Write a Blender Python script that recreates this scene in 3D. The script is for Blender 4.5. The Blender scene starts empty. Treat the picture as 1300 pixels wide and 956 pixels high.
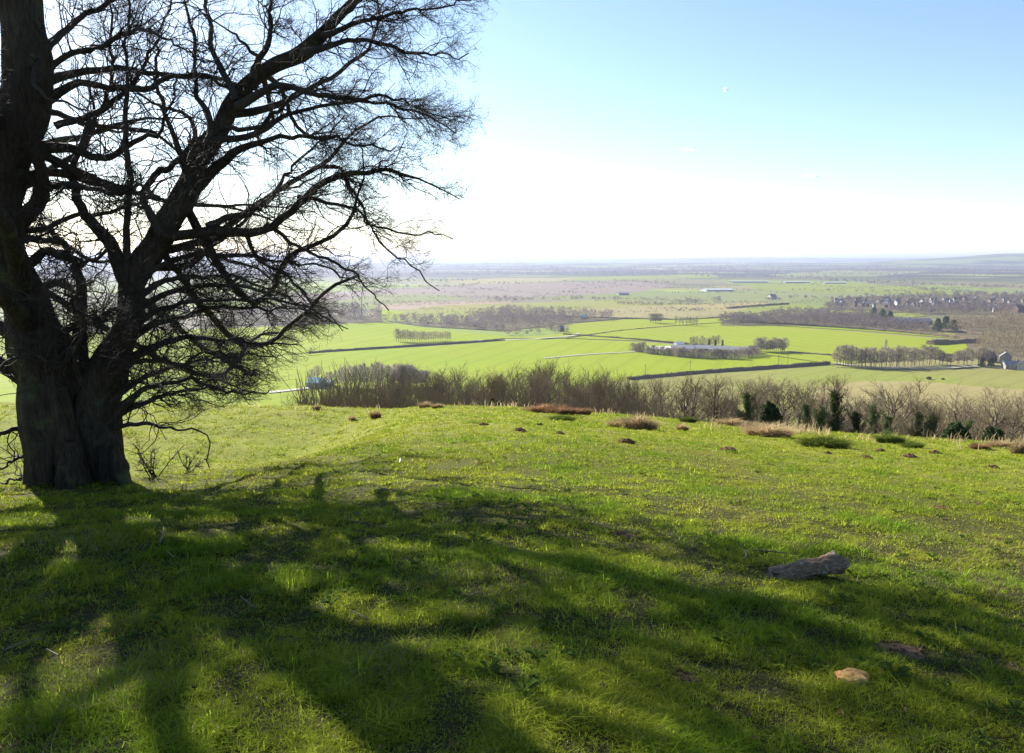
import bpy, math, random
import numpy as np
from math import radians as R

# ------------------------------------------------------------------ camera, sky, sun, exposure
scn = bpy.context.scene
COL = scn.collection
FPX = 1000.0                       # focal length in photo pixels (photo 1300 x 956)
PITCH = R(8.53)
SP, CP = math.sin(PITCH), math.cos(PITCH)
cam_d = bpy.data.cameras.new('camera')
cam_d.sensor_width = 36.0
cam_d.lens = 36.0 * FPX / 1300.0
cam_d.clip_start = 0.05
cam_d.clip_end = 150000.0
cam = bpy.data.objects.new('camera', cam_d)
cam.location = (0, 0, 0)
cam.rotation_euler = (R(90) - PITCH, 0, 0)
COL.objects.link(cam)
scn.camera = cam

SUN_AZ, SUN_EL = R(-37), R(25)     # azimuth from straight ahead (+Y), negative = left
world = bpy.data.worlds.new('World')
scn.world = world
world.use_nodes = True
nt = world.node_tree
nt.nodes.clear()
sky = nt.nodes.new('ShaderNodeTexSky')
sky.sky_type = 'NISHITA'
sky.sun_disc = False
sky.sun_elevation = SUN_EL
sky.sun_rotation = SUN_AZ
sky.altitude = 600
sky.air_density = 1.0
sky.dust_density = 0.4
sky.ozone_density = 2.0
bg = nt.nodes.new('ShaderNodeBackground')
bg.inputs['Strength'].default_value = 0.068
wo = nt.nodes.new('ShaderNodeOutputWorld')
nt.links.new(sky.outputs[0], bg.inputs['Color'])
nt.links.new(bg.outputs[0], wo.inputs['Surface'])

sun_d = bpy.data.lights.new('sun', 'SUN')
sun_d.energy = 5.0
sun_d.angle = R(0.45)
sun_d.color = (1.0, 0.95, 0.86)
sun = bpy.data.objects.new('sun', sun_d)
sun.rotation_euler = (R(90) - SUN_EL, 0, math.pi - SUN_AZ)
COL.objects.link(sun)

scn.view_settings.view_transform = 'Standard'
scn.view_settings.look = 'None'
scn.view_settings.gamma = 1.0
scn.view_settings.use_curve_mapping = False
scn.view_settings.exposure = 1.6
scn.render.engine = 'CYCLES'
scn.cycles.use_denoising = True
scn.cycles.denoising_input_passes = 'RGB_ALBEDO_NORMAL'
scn.cycles.denoising_prefilter = 'NONE'
scn.cycles.sample_clamp_indirect = 2.0
scn.cycles.max_bounces = 6
scn.cycles.transparent_max_bounces = 4
scn.cycles.volume_bounces = 0
HAZE_DENSITY = 9.0e-5

rng = np.random.default_rng(7)
random.seed(7)

# ------------------------------------------------------------------ projection helpers
def ray(u, v):
    cx = (np.asarray(u, float) - 650) / FPX
    cz = -(np.asarray(v, float) - 478) / FPX
    return np.stack([cx + 0 * cz, CP + SP * cz + 0 * cx, -SP + CP * cz + 0 * cx], -1)

def at_y(u, v, y):
    d = ray(u, v)
    return d * (np.asarray(y, float) / d[..., 1])[..., None]

def proj(P):
    P = np.asarray(P)
    x, y, z = P[..., 0], P[..., 1], P[..., 2]
    f = CP * y - SP * z
    f = np.where(f < .05, .05, f)
    return 650 + FPX * x / f, 478 - FPX * (SP * y + CP * z) / f

# ------------------------------------------------------------------ noise and the lie of the land
def _hash(ix, iy, s):
    n = (ix * 374761393 + iy * 668265263 + s * 1442695041) & 0xFFFFFFFF
    n = ((n ^ (n >> 13)) * 1274126177) & 0xFFFFFFFF
    return ((n ^ (n >> 16)) & 0xFFFF) / 65535.0

def vnoise(x, y, s=0):
    x = np.asarray(x, float); y = np.asarray(y, float)
    ix = np.floor(x).astype(np.int64); iy = np.floor(y).astype(np.int64)
    fx = x - ix; fy = y - iy
    fx = fx * fx * (3 - 2 * fx); fy = fy * fy * (3 - 2 * fy)
    a = _hash(ix, iy, s); b = _hash(ix + 1, iy, s); c = _hash(ix, iy + 1, s); d = _hash(ix + 1, iy + 1, s)
    return (a + (b - a) * fx) * (1 - fy) + (c + (d - c) * fx) * fy      # 0..1

def fbm(x, y, s=0, o=4):
    t = 0; w = .5; tot = 0
    for i in range(o):
        t = t + w * vnoise(x * 2 ** i, y * 2 ** i, s + i); tot += w; w *= .5
    return t / tot

def sstep(a, b, x):
    t = np.clip((x - a) / (b - a), 0, 1)
    return t * t * (3 - 2 * t)

VALLEY = -80.0
def ground(x, y):
    x = np.asarray(x, float); y = np.asarray(y, float)
    ye = np.sqrt(np.maximum(y, 0) ** 2 + 4)
    z = -1.20 - .150 * ye - .067 * 30 * np.tanh(np.maximum(x, 0) / 30)
    z = z - np.maximum(np.minimum(x, 0), -10) * .012 * sstep(16, 34, y) + np.maximum(np.minimum(x, 0), -12) * .034 * (sstep(4, 9.5, y) - sstep(14, 28, y))
    r = np.hypot(x, y)
    near = np.exp(-(r / 60) ** 2)
    # hollow to the left of the spur the old tree stands on
    xc = -2.9 - 2.9 * np.exp(np.clip(-(y - 10.6) / 1.7, -6, 3.5))
    d = xc - x
    z = z - 1.15 * sstep(-.8, 3.6, d) * sstep(6, 9, y) * (1 - .75 * sstep(18, 34, y)) * (1 - sstep(20, 40, d))
    # relief of the turf
    z = z + near * (.16 * (fbm(x * .22 + 5, y * .22, 3, 3) - .5) + .09 * (fbm(x * 1.1, y * 1.1 + 9, 11, 3) - .5)
                    + .035 * (fbm(x * 4.2, y * 4.2, 21, 2) - .5))
    # little sheep terraces on the slope of the hollow
    z = z + near * .085 * np.sin((y * 1.0 + x * .55) * 2.4 + 3 * fbm(x * .3, y * .3, 5, 2)) * sstep(2, 5, d) * sstep(11, 14, y)
    # edge of the down and the scarp below it
    ed = 30 - .35 * np.clip(x, -60, 40) + 2.0 * (fbm(x * .12, 0 * x + 3, 31, 2) - .5)
    s = np.maximum(y - ed, 0)
    z = z - .25 * s * s / (s + 15)
    t = np.clip((z - VALLEY) / 4, -30, 200)
    z = VALLEY + 4 * np.where(t > 30, t, np.log1p(np.exp(np.minimum(t, 30))))
    return z

def hit_hill(u, v, ymax=60):
    """first point of the near hill under a photo pixel"""
    d = ray(u, v)
    d = d / d[1]
    ys = np.concatenate([np.arange(1.5, 12, .02), np.arange(12, ymax, .05)])
    p = d[None] * ys[:, None]
    below = p[:, 2] < ground(p[:, 0], p[:, 1])
    i = int(np.argmax(below)) if below.any() else len(ys) - 1
    q = p[i].copy()
    q[2] = float(ground(q[0], q[1]))
    return q

def valley(u, v, z=VALLEY):
    d = ray(u, v)
    return d * (z / d[..., 2])[..., None]

# ------------------------------------------------------------------ mesh helpers
def mesh(name, V, polys, m=None, smooth=False, colors=None):
    V = np.asarray(V, np.float32).reshape(-1, 3)
    me = bpy.data.meshes.new(name)
    polys = [np.asarray(p, np.int32) for p in polys if len(p)]
    me.vertices.add(len(V)); me.vertices.foreach_set('co', V.ravel())
    nl = sum(p.size for p in polys); npol = sum(len(p) for p in polys)
    me.loops.add(nl); me.loops.foreach_set('vertex_index', np.concatenate([p.ravel() for p in polys]))
    me.polygons.add(npol)
    st = []; o = 0
    for p in polys:
        st.append(o + np.arange(len(p)) * p.shape[1]); o += p.size
    me.polygons.foreach_set('loop_start', np.concatenate(st).astype(np.int32))
    me.polygons.foreach_set('use_smooth', np.full(npol, smooth, bool))
    if colors is not None:
        a = me.attributes.new('tint', 'FLOAT_COLOR', 'POINT')
        c = np.ones((len(V), 4), np.float32); c[:, :3] = colors
        a.data.foreach_set('color', c.ravel())
    if m is not None:
        me.materials.append(m)
    me.update(calc_edges=True)
    me.validate()
    return me

def obj(name, me, parent=None, loc=None):
    o = bpy.data.objects.new(name, me)
    COL.objects.link(o)
    if parent is not None:
        o.parent = parent
    if loc is not None:
        o.location = [float(c) for c in loc]
    return o

def thing(name, label, cat, loc=(0, 0, 0), rz=0, group=None):
    o = bpy.data.objects.new(name, None)
    COL.objects.link(o)
    o.location = [float(c) for c in loc]; o.rotation_euler = (0, 0, rz)
    o.empty_display_size = .2
    o['label'] = label; o['category'] = cat
    if group: o['group'] = group
    return o

def tag(o, label, cat, group=None):
    o['label'] = label; o['category'] = cat
    if group: o['group'] = group
    return o

def kind(o, k):
    o['kind'] = k
    return o

def dup(root, loc, rz, scale, label, group=None):
    c = root.copy(); COL.objects.link(c)
    c.location = [float(v) for v in loc]; c.rotation_euler = (0, 0, rz); c.scale = scale
    c['label'] = label
    if group: c['group'] = group
    for ch in list(root.children):
        k = ch.copy(); COL.objects.link(k); k.parent = c
        for g in list(ch.children):
            q = g.copy(); COL.objects.link(q); q.parent = k
    return c

class Geo:
    """collects vertices and faces"""
    def __init__(s):
        s.V = []; s.F = {}; s.n = 0; s.C = []
    def add(s, V, faces, col=None):
        V = np.asarray(V, float).reshape(-1, 3)
        for f in (faces if isinstance(faces, list) else [faces]):
            f = np.asarray(f, np.int64)
            if len(f):
                s.F.setdefault(f.shape[1], []).append(f + s.n)
        s.V.append(V); s.n += len(V)
        if col is not None:
            s.C.append(np.broadcast_to(np.asarray(col, float), (len(V), 3)))
    def mesh(s, name, m, smooth=False):
        return mesh(name, np.concatenate(s.V), [np.concatenate(f) for f in s.F.values()], m, smooth,
                    np.concatenate(s.C) if s.C else None)
    def box(s, x0, x1, y0, y1, z0, z1):
        V = [(x, y, z) for z in (z0, z1) for y in (y0, y1) for x in (x0, x1)]
        s.add(V, np.array([(0, 2, 3, 1), (4, 5, 7, 6), (0, 1, 5, 4), (1, 3, 7, 5), (3, 2, 6, 7), (2, 0, 4, 6)]))

def norm(v):
    return v / np.maximum(np.linalg.norm(v, axis=-1, keepdims=True), 1e-9)

def tubes(P, rad, sides, wob=None, cap=False):
    """P [N,K,3], rad [N,K] -> verts, quads (+ tip fans are left open: tips are thin)"""
    N, K, _ = P.shape
    T = np.empty_like(P)
    T[:, 1:-1] = P[:, 2:] - P[:, :-2]; T[:, 0] = P[:, 1] - P[:, 0]; T[:, -1] = P[:, -1] - P[:, -2]
    T = norm(T)
    mean = norm(P[:, -1] - P[:, 0])
    ref = np.zeros((N, 3)); ax = np.argmin(np.abs(mean), 1); ref[np.arange(N), ax] = 1
    U = norm(np.cross(T, ref[:, None, :])); W = np.cross(T, U)
    a = np.arange(sides) * 2 * math.pi / sides
    rr = rad[:, :, None] * np.ones(sides)
    if wob is not None: rr = rr * wob
    V = P[:, :, None, :] + rr[..., None] * (U[:, :, None, :] * np.cos(a)[None, None, :, None] + W[:, :, None, :] * np.sin(a)[None, None, :, None])
    idx = np.arange(N * K * sides).reshape(N, K, sides)
    A = idx[:, :-1, :]; B = np.roll(idx, -1, 2)[:, :-1, :]; C = np.roll(idx, -1, 2)[:, 1:, :]; D = idx[:, 1:, :]
    F = np.stack([A, B, C, D], -1).reshape(-1, 4)
    return V.reshape(-1, 3), F

def spline(C, n):
    """Catmull-Rom through C (any columns), n samples, roughly even in index"""
    C = np.asarray(C, float)
    k = len(C)
    seg = np.linalg.norm(np.diff(C[:, :3], axis=0), axis=1)
    tt = np.concatenate([[0], np.cumsum(seg)]); q = np.linspace(0, tt[-1], n)
    i = np.clip(np.searchsorted(tt, q, 'right') - 1, 0, k - 2)
    f = ((q - tt[i]) / np.maximum(seg[i], 1e-9))[:, None]
    p0 = C[np.maximum(i - 1, 0)]; p1 = C[i]; p2 = C[i + 1]; p3 = C[np.minimum(i + 2, k - 1)]
    return .5 * (2 * p1 + (p2 - p0) * f + (2 * p0 - 5 * p1 + 4 * p2 - p3) * f ** 2 + (3 * p1 - p0 - 3 * p2 + p3) * f ** 3)

# ------------------------------------------------------------------ materials
def nodes(name):
    m = bpy.data.materials.new(name); m.use_nodes = True
    t = m.node_tree; t.nodes.clear()
    out = t.nodes.new('ShaderNodeOutputMaterial')
    return m, t, out

def N(t, kind_, **kw):
    n = t.nodes.new(kind_)
    for k, v in kw.items():
        if k in n.inputs: n.inputs[k].default_value = v
        else: setattr(n, k, v)
    return n

def ramp(t, fac, stops):
    r = t.nodes.new('ShaderNodeValToRGB')
    e = r.color_ramp.elements
    while len(e) > 1: e.remove(e[-1])
    e[0].position = stops[0][0]; e[0].color = (*stops[0][1], 1)
    for p, c in stops[1:]:
        x = e.new(p); x.color = (*c, 1)
    t.links.new(fac, r.inputs['Fac'])
    return r.outputs['Color']

def mixc(t, fac, a, b, mode='MIX'):
    n = t.nodes.new('ShaderNodeMix'); n.data_type = 'RGBA'; n.blend_type = mode
    for s, v in (('Factor', fac), ('A', a), ('B', b)):
        i = [q for q in n.inputs if q.name == s and (q.type == ('VALUE' if s == 'Factor' else 'RGBA'))][0]
        if isinstance(v, (int, float)): i.default_value = v
        elif isinstance(v, tuple): i.default_value = (*v, 1)
        else: t.links.new(v, i)
    return [o for o in n.outputs if o.type == 'RGBA'][0]

def noise(t, scale, detail=4, rough=.55, vec=None):
    n = N(t, 'ShaderNodeTexNoise', Scale=scale, Detail=detail, Roughness=rough)
    if vec is not None: t.links.new(vec, n.inputs['Vector'])
    return n.outputs['Fac']

def coord(t, scale=(1, 1, 1), rot=(0, 0, 0), world_space=False):
    if world_space: src = t.nodes.new('ShaderNodeNewGeometry').outputs['Position']
    else: src = t.nodes.new('ShaderNodeTexCoord').outputs['Object']
    mp = t.nodes.new('ShaderNodeMapping'); mp.inputs['Scale'].default_value = scale; mp.inputs['Rotation'].default_value = rot
    t.links.new(src, mp.inputs['Vector'])
    return mp.outputs['Vector']

def bump(t, h, strength, dist):
    b = N(t, 'ShaderNodeBump', Strength=strength, Distance=dist)
    t.links.new(h, b.inputs['Height'])
    return b.outputs['Normal']

def principled(t, out, col, rough=.85, nrm=None, spec=.25):
    p = N(t, 'ShaderNodeBsdfPrincipled', Roughness=rough)
    p.inputs['Specular IOR Level'].default_value = spec
    if isinstance(col, tuple): p.inputs['Base Color'].default_value = (*col, 1)
    else: t.links.new(col, p.inputs['Base Color'])
    if nrm is not None: t.links.new(nrm, p.inputs['Normal'])
    t.links.new(p.outputs[0], out.inputs['Surface'])
    return p

def simple(name, stops, scale=3, rough=.85, bumpd=0, spec=.2, vscale=(1, 1, 1), detail=5):
    m, t, out = nodes(name)
    v = coord(t, vscale)
    f = noise(t, scale, detail, .6, v)
    c = ramp(t, f, stops)
    nrm = bump(t, f, .8, bumpd) if bumpd else None
    principled(t, out, c, rough, nrm, spec)
    return m

def foliage(name, col, trans=.4, var=.25, tint=False):
    """thin leaf or blade: diffuse + translucent; colour from the tint attribute if asked"""
    m, t, out = nodes(name)
    if tint:
        a = t.nodes.new('ShaderNodeAttribute'); a.attribute_name = 'tint'; c = a.outputs['Color']
    else:
        oi = t.nodes.new('ShaderNodeObjectInfo')
        f = noise(t, .8, 3, .6, coord(t))
        c = mixc(t, f, tuple(x * (1 - var) for x in col), tuple(min(1, x * (1 + var)) for x in col))
        hs = t.nodes.new('ShaderNodeHueSaturation')
        mr = N(t, 'ShaderNodeMapRange'); mr.inputs['To Min'].default_value = 1 - var; mr.inputs['To Max'].default_value = 1 + var
        t.links.new(oi.outputs['Random'], mr.inputs['Value']); t.links.new(mr.outputs[0], hs.inputs['Value'])
        t.links.new(c, hs.inputs['Color']); c = hs.outputs['Color']
    d = t.nodes.new('ShaderNodeBsdfDiffuse'); tr = t.nodes.new('ShaderNodeBsdfTranslucent')
    t.links.new(c, d.inputs['Color']); t.links.new(c, tr.inputs['Color'])
    mx = N(t, 'ShaderNodeMixShader'); mx.inputs[0].default_value = trans
    t.links.new(d.outputs[0], mx.inputs[1]); t.links.new(tr.outputs[0], mx.inputs[2])
    t.links.new(mx.outputs[0], out.inputs['Surface'])
    return m

M = {}
M['blade'] = foliage('grass_blades', (.1, .15, .02), .55, tint=True)
M['straw'] = foliage('straw', (.46, .35, .19), .45, .2)
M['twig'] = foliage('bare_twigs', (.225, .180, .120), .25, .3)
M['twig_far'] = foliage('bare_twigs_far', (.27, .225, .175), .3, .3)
M['ivy'] = foliage('ivy', (.075, .105, .038), .35, .45)
M['evergreen'] = foliage('evergreen', (.055, .085, .035), .3, .4)
M['hedge'] = foliage('hedge_twigs', (.19, .15, .10), .2, .25)

def bark_mat(name, dark, light, sc=1.0):
    m, t, out = nodes(name)
    v = coord(t, (9 * sc, 9 * sc, 1.6 * sc)); v2 = coord(t, (1, 1, 1))
    n1 = noise(t, 3.0, 8, .65, v); n2 = noise(t, 2.3 * sc, 4, .6, v2); n3 = noise(t, 40 * sc, 3, .6, v2)
    c = ramp(t, n1, [(.3, dark), (.7, light)])
    lich = ramp(t, n2, [(.56, (0, 0, 0)), (.68, (1, 1, 1))])
    c = mixc(t, lich, c, (.085, .095, .045))
    h = mixc(t, .2, n1, n3)
    nrm = bump(t, h, 1.0, .09 / sc)
    principled(t, out, c, .9, nrm, .15)
    return m
M['bark'] = bark_mat('old_bark', (.018, .014, .010), (.085, .066, .048))
M['bark_twig'] = simple('twig_bark', [(.3, (.020, .016, .013)), (.7, (.060, .048, .038))], 2.5, .8)
M['bark_far'] = simple('grey_bark', [(.3, (.085, .07, .05)), (.7, (.18, .15, .11))], .8, .9)

def ground_mat():
    m, t, out = nodes('turf_and_valley')
    pos = t.nodes.new('ShaderNodeNewGeometry').outputs['Position']
    v = coord(t, (1, 1, .2), world_space=True)
    n_big = noise(t, .35, 4, .6, v); n_mid = noise(t, 2.2, 6, .65, v); n_fine = noise(t, 26, 4, .7, v)
    g = ramp(t, n_mid, [(.25, (.11, .14, .014)), (.5, (.19, .22, .024)), (.72, (.26, .25, .040))])
    g = mixc(t, ramp(t, n_big, [(.35, (0, 0, 0)), (.75, (.6, .6, .6))]), g, (.23, .22, .045))
    g = mixc(t, ramp(t, n_fine, [(.3, (.55, .55, .55)), (.5, (0, 0, 0))]), g, (.06, .075, .016))
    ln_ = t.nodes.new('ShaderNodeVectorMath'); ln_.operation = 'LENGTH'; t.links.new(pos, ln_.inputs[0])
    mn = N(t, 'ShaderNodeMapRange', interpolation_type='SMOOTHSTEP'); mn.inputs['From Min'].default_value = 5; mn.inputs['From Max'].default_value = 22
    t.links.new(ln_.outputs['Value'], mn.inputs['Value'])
    thatch_shade = ramp(t, n_fine, [(.3, (.022, .021, .009)), (.7, (.060, .062, .018))])  # thatch under the blades, coloured darker to deepen the shade between them
    g = mixc(t, mn.outputs[0], thatch_shade, g)
    st = mixc(t, ramp(t, noise(t, 7, 5, .7, v), [(.64, (0, 0, 0)), (.74, (.8, .8, .8))]), g, (.15, .10, .055))
    # scarp: rough brown-green; valley: pattern of fields
    sep = t.nodes.new('ShaderNodeSeparateXYZ'); t.links.new(pos, sep.inputs[0])
    def step(a, b):
        mr = N(t, 'ShaderNodeMapRange', interpolation_type='SMOOTHSTEP')
        mr.inputs['From Min'].default_value = a; mr.inputs['From Max'].default_value = b
        t.links.new(sep.outputs['Z'], mr.inputs['Value']); return mr.outputs[0]
    scarp = ramp(t, noise(t, .25, 5, .6, v), [(.35, (.10, .11, .03)), (.65, (.20, .155, .08))])
    vv = coord(t, (1 / 420., 1 / 300., 0), (0, 0, .35), world_space=True)
    vd = N(t, 'ShaderNodeTexNoise', Scale=1.6, Detail=1.0); t.links.new(vv, vd.inputs['Vector'])
    va = t.nodes.new('ShaderNodeVectorMath'); va.operation = 'ADD'; t.links.new(vv, va.inputs[0]); t.links.new(vd.outputs['Color'], va.inputs[1])
    vo = N(t, 'ShaderNodeTexVoronoi', Scale=1.0); vo.distance = 'CHEBYCHEV'; t.links.new(va.outputs[0], vo.inputs['Vector'])
    sc_ = t.nodes.new('ShaderNodeSeparateColor'); t.links.new(vo.outputs['Color'], sc_.inputs[0])
    r_ = t.nodes.new('ShaderNodeValToRGB'); r_.color_ramp.interpolation = 'CONSTANT'
    t.links.new(sc_.outputs[0], r_.inputs[0])
    e = r_.color_ramp.elements
    e[0].position = 0; e[0].color = (.20, .26, .045, 1)
    e[1].position = .2; e[1].color = (.24, .22, .09, 1)
    for p, c in ((.38, (.19, .17, .12)), (.52, (.26, .32, .05)), (.68, (.17, .21, .06)), (.8, (.25, .23, .14)), (.9, (.14, .14, .07))):
        x = e.new(p); x.color = (*c, 1)
    far = mixc(t, noise(t, .03, 3, .6, v), r_.outputs[0], mixc(t, .35, r_.outputs[0], (.13, .12, .05)))
    mf = N(t, 'ShaderNodeMapRange', interpolation_type='SMOOTHSTEP'); mf.inputs['From Min'].default_value = 2300; mf.inputs['From Max'].default_value = 4200
    t.links.new(ln_.outputs['Value'], mf.inputs['Value'])
    wv = coord(t, (1 / 1500., 1 / 1100., 0), (0, 0, .2), world_space=True)
    wm = ramp(t, noise(t, 1.0, 7, .62, wv), [(.39, (0, 0, 0)), (.45, (1, 1, 1))])
    wm = mixc(t, 1.0, wm, mf.outputs[0], 'MULTIPLY')
    far = mixc(t, wm, far, (.060, .055, .050))
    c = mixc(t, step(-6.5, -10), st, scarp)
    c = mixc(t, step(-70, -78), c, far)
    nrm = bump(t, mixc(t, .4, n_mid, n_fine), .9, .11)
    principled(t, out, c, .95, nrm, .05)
    return m
M['ground'] = ground_mat()

def field_mat(name, a, b, rows=0.0, ang=0.0, patch=None):
    m, t, out = nodes(name)
    v = coord(t, (1, 1, 0), world_space=True)
    f = noise(t, .012, 5, .6, v)
    c = ramp(t, f, [(.3, a), (.7, b)])
    if patch:
        c = mixc(t, ramp(t, noise(t, .006, 3, .55, v), [(.5, (0, 0, 0)), (.62, (.8, .8, .8))]), c, patch)
    if rows:
        w = N(t, 'ShaderNodeTexWave', Scale=rows, Distortion=.6, Detail=1.0); w.bands_direction = 'X'
        t.links.new(coord(t, (1, 1, 0), (0, 0, ang), world_space=True), w.inputs['Vector'])
        c = mixc(t, ramp(t, w.outputs['Fac'], [(.80, (0, 0, 0)), (.98, (.22, .22, .22))]), c, tuple(x * .62 for x in a))
    n2 = noise(t, .25, 4, .7, v)
    c = mixc(t, ramp(t, n2, [(.35, (.25, .25, .25)), (.6, (0, 0, 0))]), c, tuple(x * .6 for x in a))
    principled(t, out, c, .95, None, .03)
    return m
F = {
 'wheat': field_mat('winter_wheat', (.215, .268, .010), (.255, .300, .018), .014, .35, (.200, .275, .014)),
 'wheat2': field_mat('winter_wheat_pale', (.220, .268, .016), (.260, .298, .026), .016, -.3, (.245, .268, .030)),
 'olive': field_mat('olive_pasture', (.215, .215, .058), (.26, .245, .080), .02, .8, (.215, .250, .045)),
 'stubble': field_mat('stubble', (.28, .235, .095), (.32, .265, .120), .03, .9),
 'tan': field_mat('dry_pasture', (.25, .225, .095), (.29, .25, .12), .02, .2),
 'plough': field_mat('ploughed_earth', (.215, .172, .140), (.25, .205, .168), .02, .1),
 'sage': field_mat('pale_crop', (.175, .195, .075), (.215, .225, .09), .02, .5),
 'pink': field_mat('reddish_stubble', (.29, .215, .15), (.32, .25, .17), .02, .3),
 'green': field_mat('meadow', (.185, .215, .038), (.225, .245, .05), .02, -.4),
}
M['track'] = simple('chalk_track', [(.3, (.30, .27, .20)), (.7, (.40, .36, .28))], .2)
M['yard'] = simple('concrete_yard', [(.3, (.50, .48, .44)), (.7, (.66, .63, .58))], .1)
M['soil'] = simple('bare_soil', [(.3, (.055, .036, .022)), (.7, (.16, .10, .062))], 9, .95, .02, .05, detail=8)
M['mole'] = simple('molehill_earth', [(.3, (.07, .040, .024)), (.7, (.19, .105, .060))], 12, .95, .02, .05, detail=8)
M['rock'] = simple('ochre_flint', [(.3, (.34, .15, .04)), (.5, (.60, .33, .10)), (.75, (.74, .50, .24))], 9, .75, .01, .3, detail=8)

# ------------------------------------------------------------------ the land: one sheet to the horizon
def build_land():
    th = np.concatenate([np.linspace(-180, -62, 50, endpoint=False), np.linspace(-62, 62, 900, endpoint=False), np.linspace(62, 180, 50, endpoint=False)])
    th = np.radians(th)
    r = np.concatenate([np.geomspace(.3, 60, 430, endpoint=False), np.geomspace(60, 700, 150, endpoint=False), np.geomspace(700, 60000, 60)])
    RR, TT = np.meshgrid(r, th, indexing='ij')
    X = RR * np.sin(TT); Y = RR * np.cos(TT)
    Z = ground(X, Y)
    nr, na = RR.shape
    V = np.stack([X, Y, Z], -1).reshape(-1, 3)
    idx = np.arange(nr * na).reshape(nr, na)
    A = idx[:-1]; B = np.roll(idx, -1, 1)[:-1]; C = np.roll(idx, -1, 1)[1:]; D = idx[1:]
    quads = np.stack([A, D, C, B], -1).reshape(-1, 4)
    V = np.concatenate([V, [[0, 0, float(ground(0., 0.))]]])
    tri = np.stack([idx[0], np.roll(idx[0], -1), np.full(na, len(V) - 1)], -1)
    kind(obj('ground', mesh('ground', V, [quads, tri], M['ground'], True)), 'structure')
build_land()

# ------------------------------------------------------------------ fields of the valley (sheets on the valley floor)
_lift = [0]
def field(name, m, pts):
    _lift[0] += 1
    p = valley([q[0] for q in pts], [q[1] for q in pts])
    p[:, 2] = VALLEY + .10 + .02 * _lift[0]
    # densify the outline so that long edges wander a little
    out = []
    for i in range(len(p)):
        a, b = p[i], p[(i + 1) % len(p)]
        k = 6
        for j in range(k):
            out.append(a + (b - a) * j / k)
    out = np.array(out)
    amp = np.hypot(out[:, 0], out[:, 1]) * .004
    out[:, 0] += amp * (vnoise(out[:, 0] * .013, out[:, 1] * .013, 4) - .5)
    out[:, 1] += amp * 2 * (vnoise(out[:, 0] * .013 + 9, out[:, 1] * .013, 8) - .5)
    import bmesh
    bm = bmesh.new()
    vs = [bm.verts.new(q) for q in out]
    f = bm.faces.new(vs)
    if f.normal.z < 0: f.normal_flip()
    f.normal_update()
    if f.normal.z < 0: f.normal_flip()
    bmesh.ops.triangulate(bm, faces=[f])
    me = bpy.data.meshes.new(name); bm.to_mesh(me); bm.free()
    me.materials.append(m)
    kind(obj(name, me), 'structure')

field('ploughed_field', F['plough'], [(330, 396), (380, 374), (480, 367), (620, 361), (790, 357), (858, 362), (810, 371), (700, 377), (560, 379), (440, 386)])
field('crop_field', F['sage'], [(380, 388), (440, 380), (470, 374), (560, 374), (600, 379), (470, 387), (400, 394)])
field('stubble_field', F['pink'], [(470, 388), (540, 383), (650, 383), (650, 391), (560, 394), (490, 393)])
field('pasture', F['olive'], [(470, 400), (560, 388), (700, 383), (860, 378), (840, 388), (720, 396), (560, 404)])
field('meadow', F['wheat'], [(484, 392), (512, 396), (512, 404), (484, 404)])
field('crop_field', F['sage'], [(800, 379), (850, 371), (1000, 366), (1060, 374), (1010, 384), (930, 388), (810, 384)])
field('stubble_field', F['tan'], [(715, 406), (735, 393), (840, 388), (960, 386), (940, 398), (860, 404)])
field('stubble_field', F['stubble'], [(840, 388), (960, 384), (985, 386), (930, 394), (850, 394)])
field('meadow', F['green'], [(926, 398), (960, 388), (1000, 385), (1045, 389), (1010, 398)])
field('meadow', F['green'], [(940, 361), (1080, 359), (1200, 366), (1210, 372), (1050, 372), (960, 367)])
field('crop_field', F['sage'], [(985, 374), (1060, 372), (1140, 374), (1120, 379), (1000, 381)])
field('meadow', F['green'], [(700, 353), (820, 350), (900, 348), (918, 352), (800, 355), (710, 357)])
field('crop_field', F['tan'], [(560, 357), (640, 353), (740, 353), (700, 358), (600, 361)])
field('meadow', F['sage'], [(975, 349), (1060, 343), (1180, 345), (1110, 351), (1000, 353)])
field('meadow', F['green'], [(1160, 372), (1240, 374), (1260, 380), (1180, 378)])
field('meadow', F['green'], [(1036, 391), (1105, 390), (1105, 397), (1050, 398)])
field('meadow', F['green'], [(1130, 398), (1165, 397), (1175, 402), (1140, 404)])
field('wheat_field', F['wheat'], [(-150, 432), (400, 413), (490, 409), (520, 415), (600, 424), (662, 429), (592, 435), (500, 441), (393, 448), (230, 462), (-200, 482)])
field('wheat_field', F['wheat2'], [(640, 430), (712, 425), (722, 412), (790, 406), (870, 404), (930, 403), (960, 412), (1100, 423), (1245, 435), (1245, 447), (1180, 456), (1060, 463), (940, 446), (835, 434), (730, 430)])
field('wheat_field', F['wheat'], [(958, 409), (1100, 415), (1248, 427), (1248, 433), (1100, 421), (965, 412)])
field('wheat_field', F['wheat'], [(-200, 570), (-200, 484), (393, 450), (500, 443), (592, 437), (660, 432), (735, 431), (830, 436), (940, 447), (1055, 463), (960, 470), (880, 475), (800, 482), (740, 530)])
field('pasture', F['olive'], [(770, 486), (880, 477), (960, 472), (1055, 465), (1150, 470), (1300, 472), (1440, 480), (1440, 580), (760, 580)])
field('meadow', F['olive'], [(1065, 470), (1160, 469), (1250, 472), (1440, 484), (1440, 501), (1300, 495), (1210, 487), (1150, 478)])
field('stubble_field', F['stubble'], [(1040, 492), (1100, 485), (1180, 486), (1260, 493), (1440, 504), (1440, 570), (1000, 560)])

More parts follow.
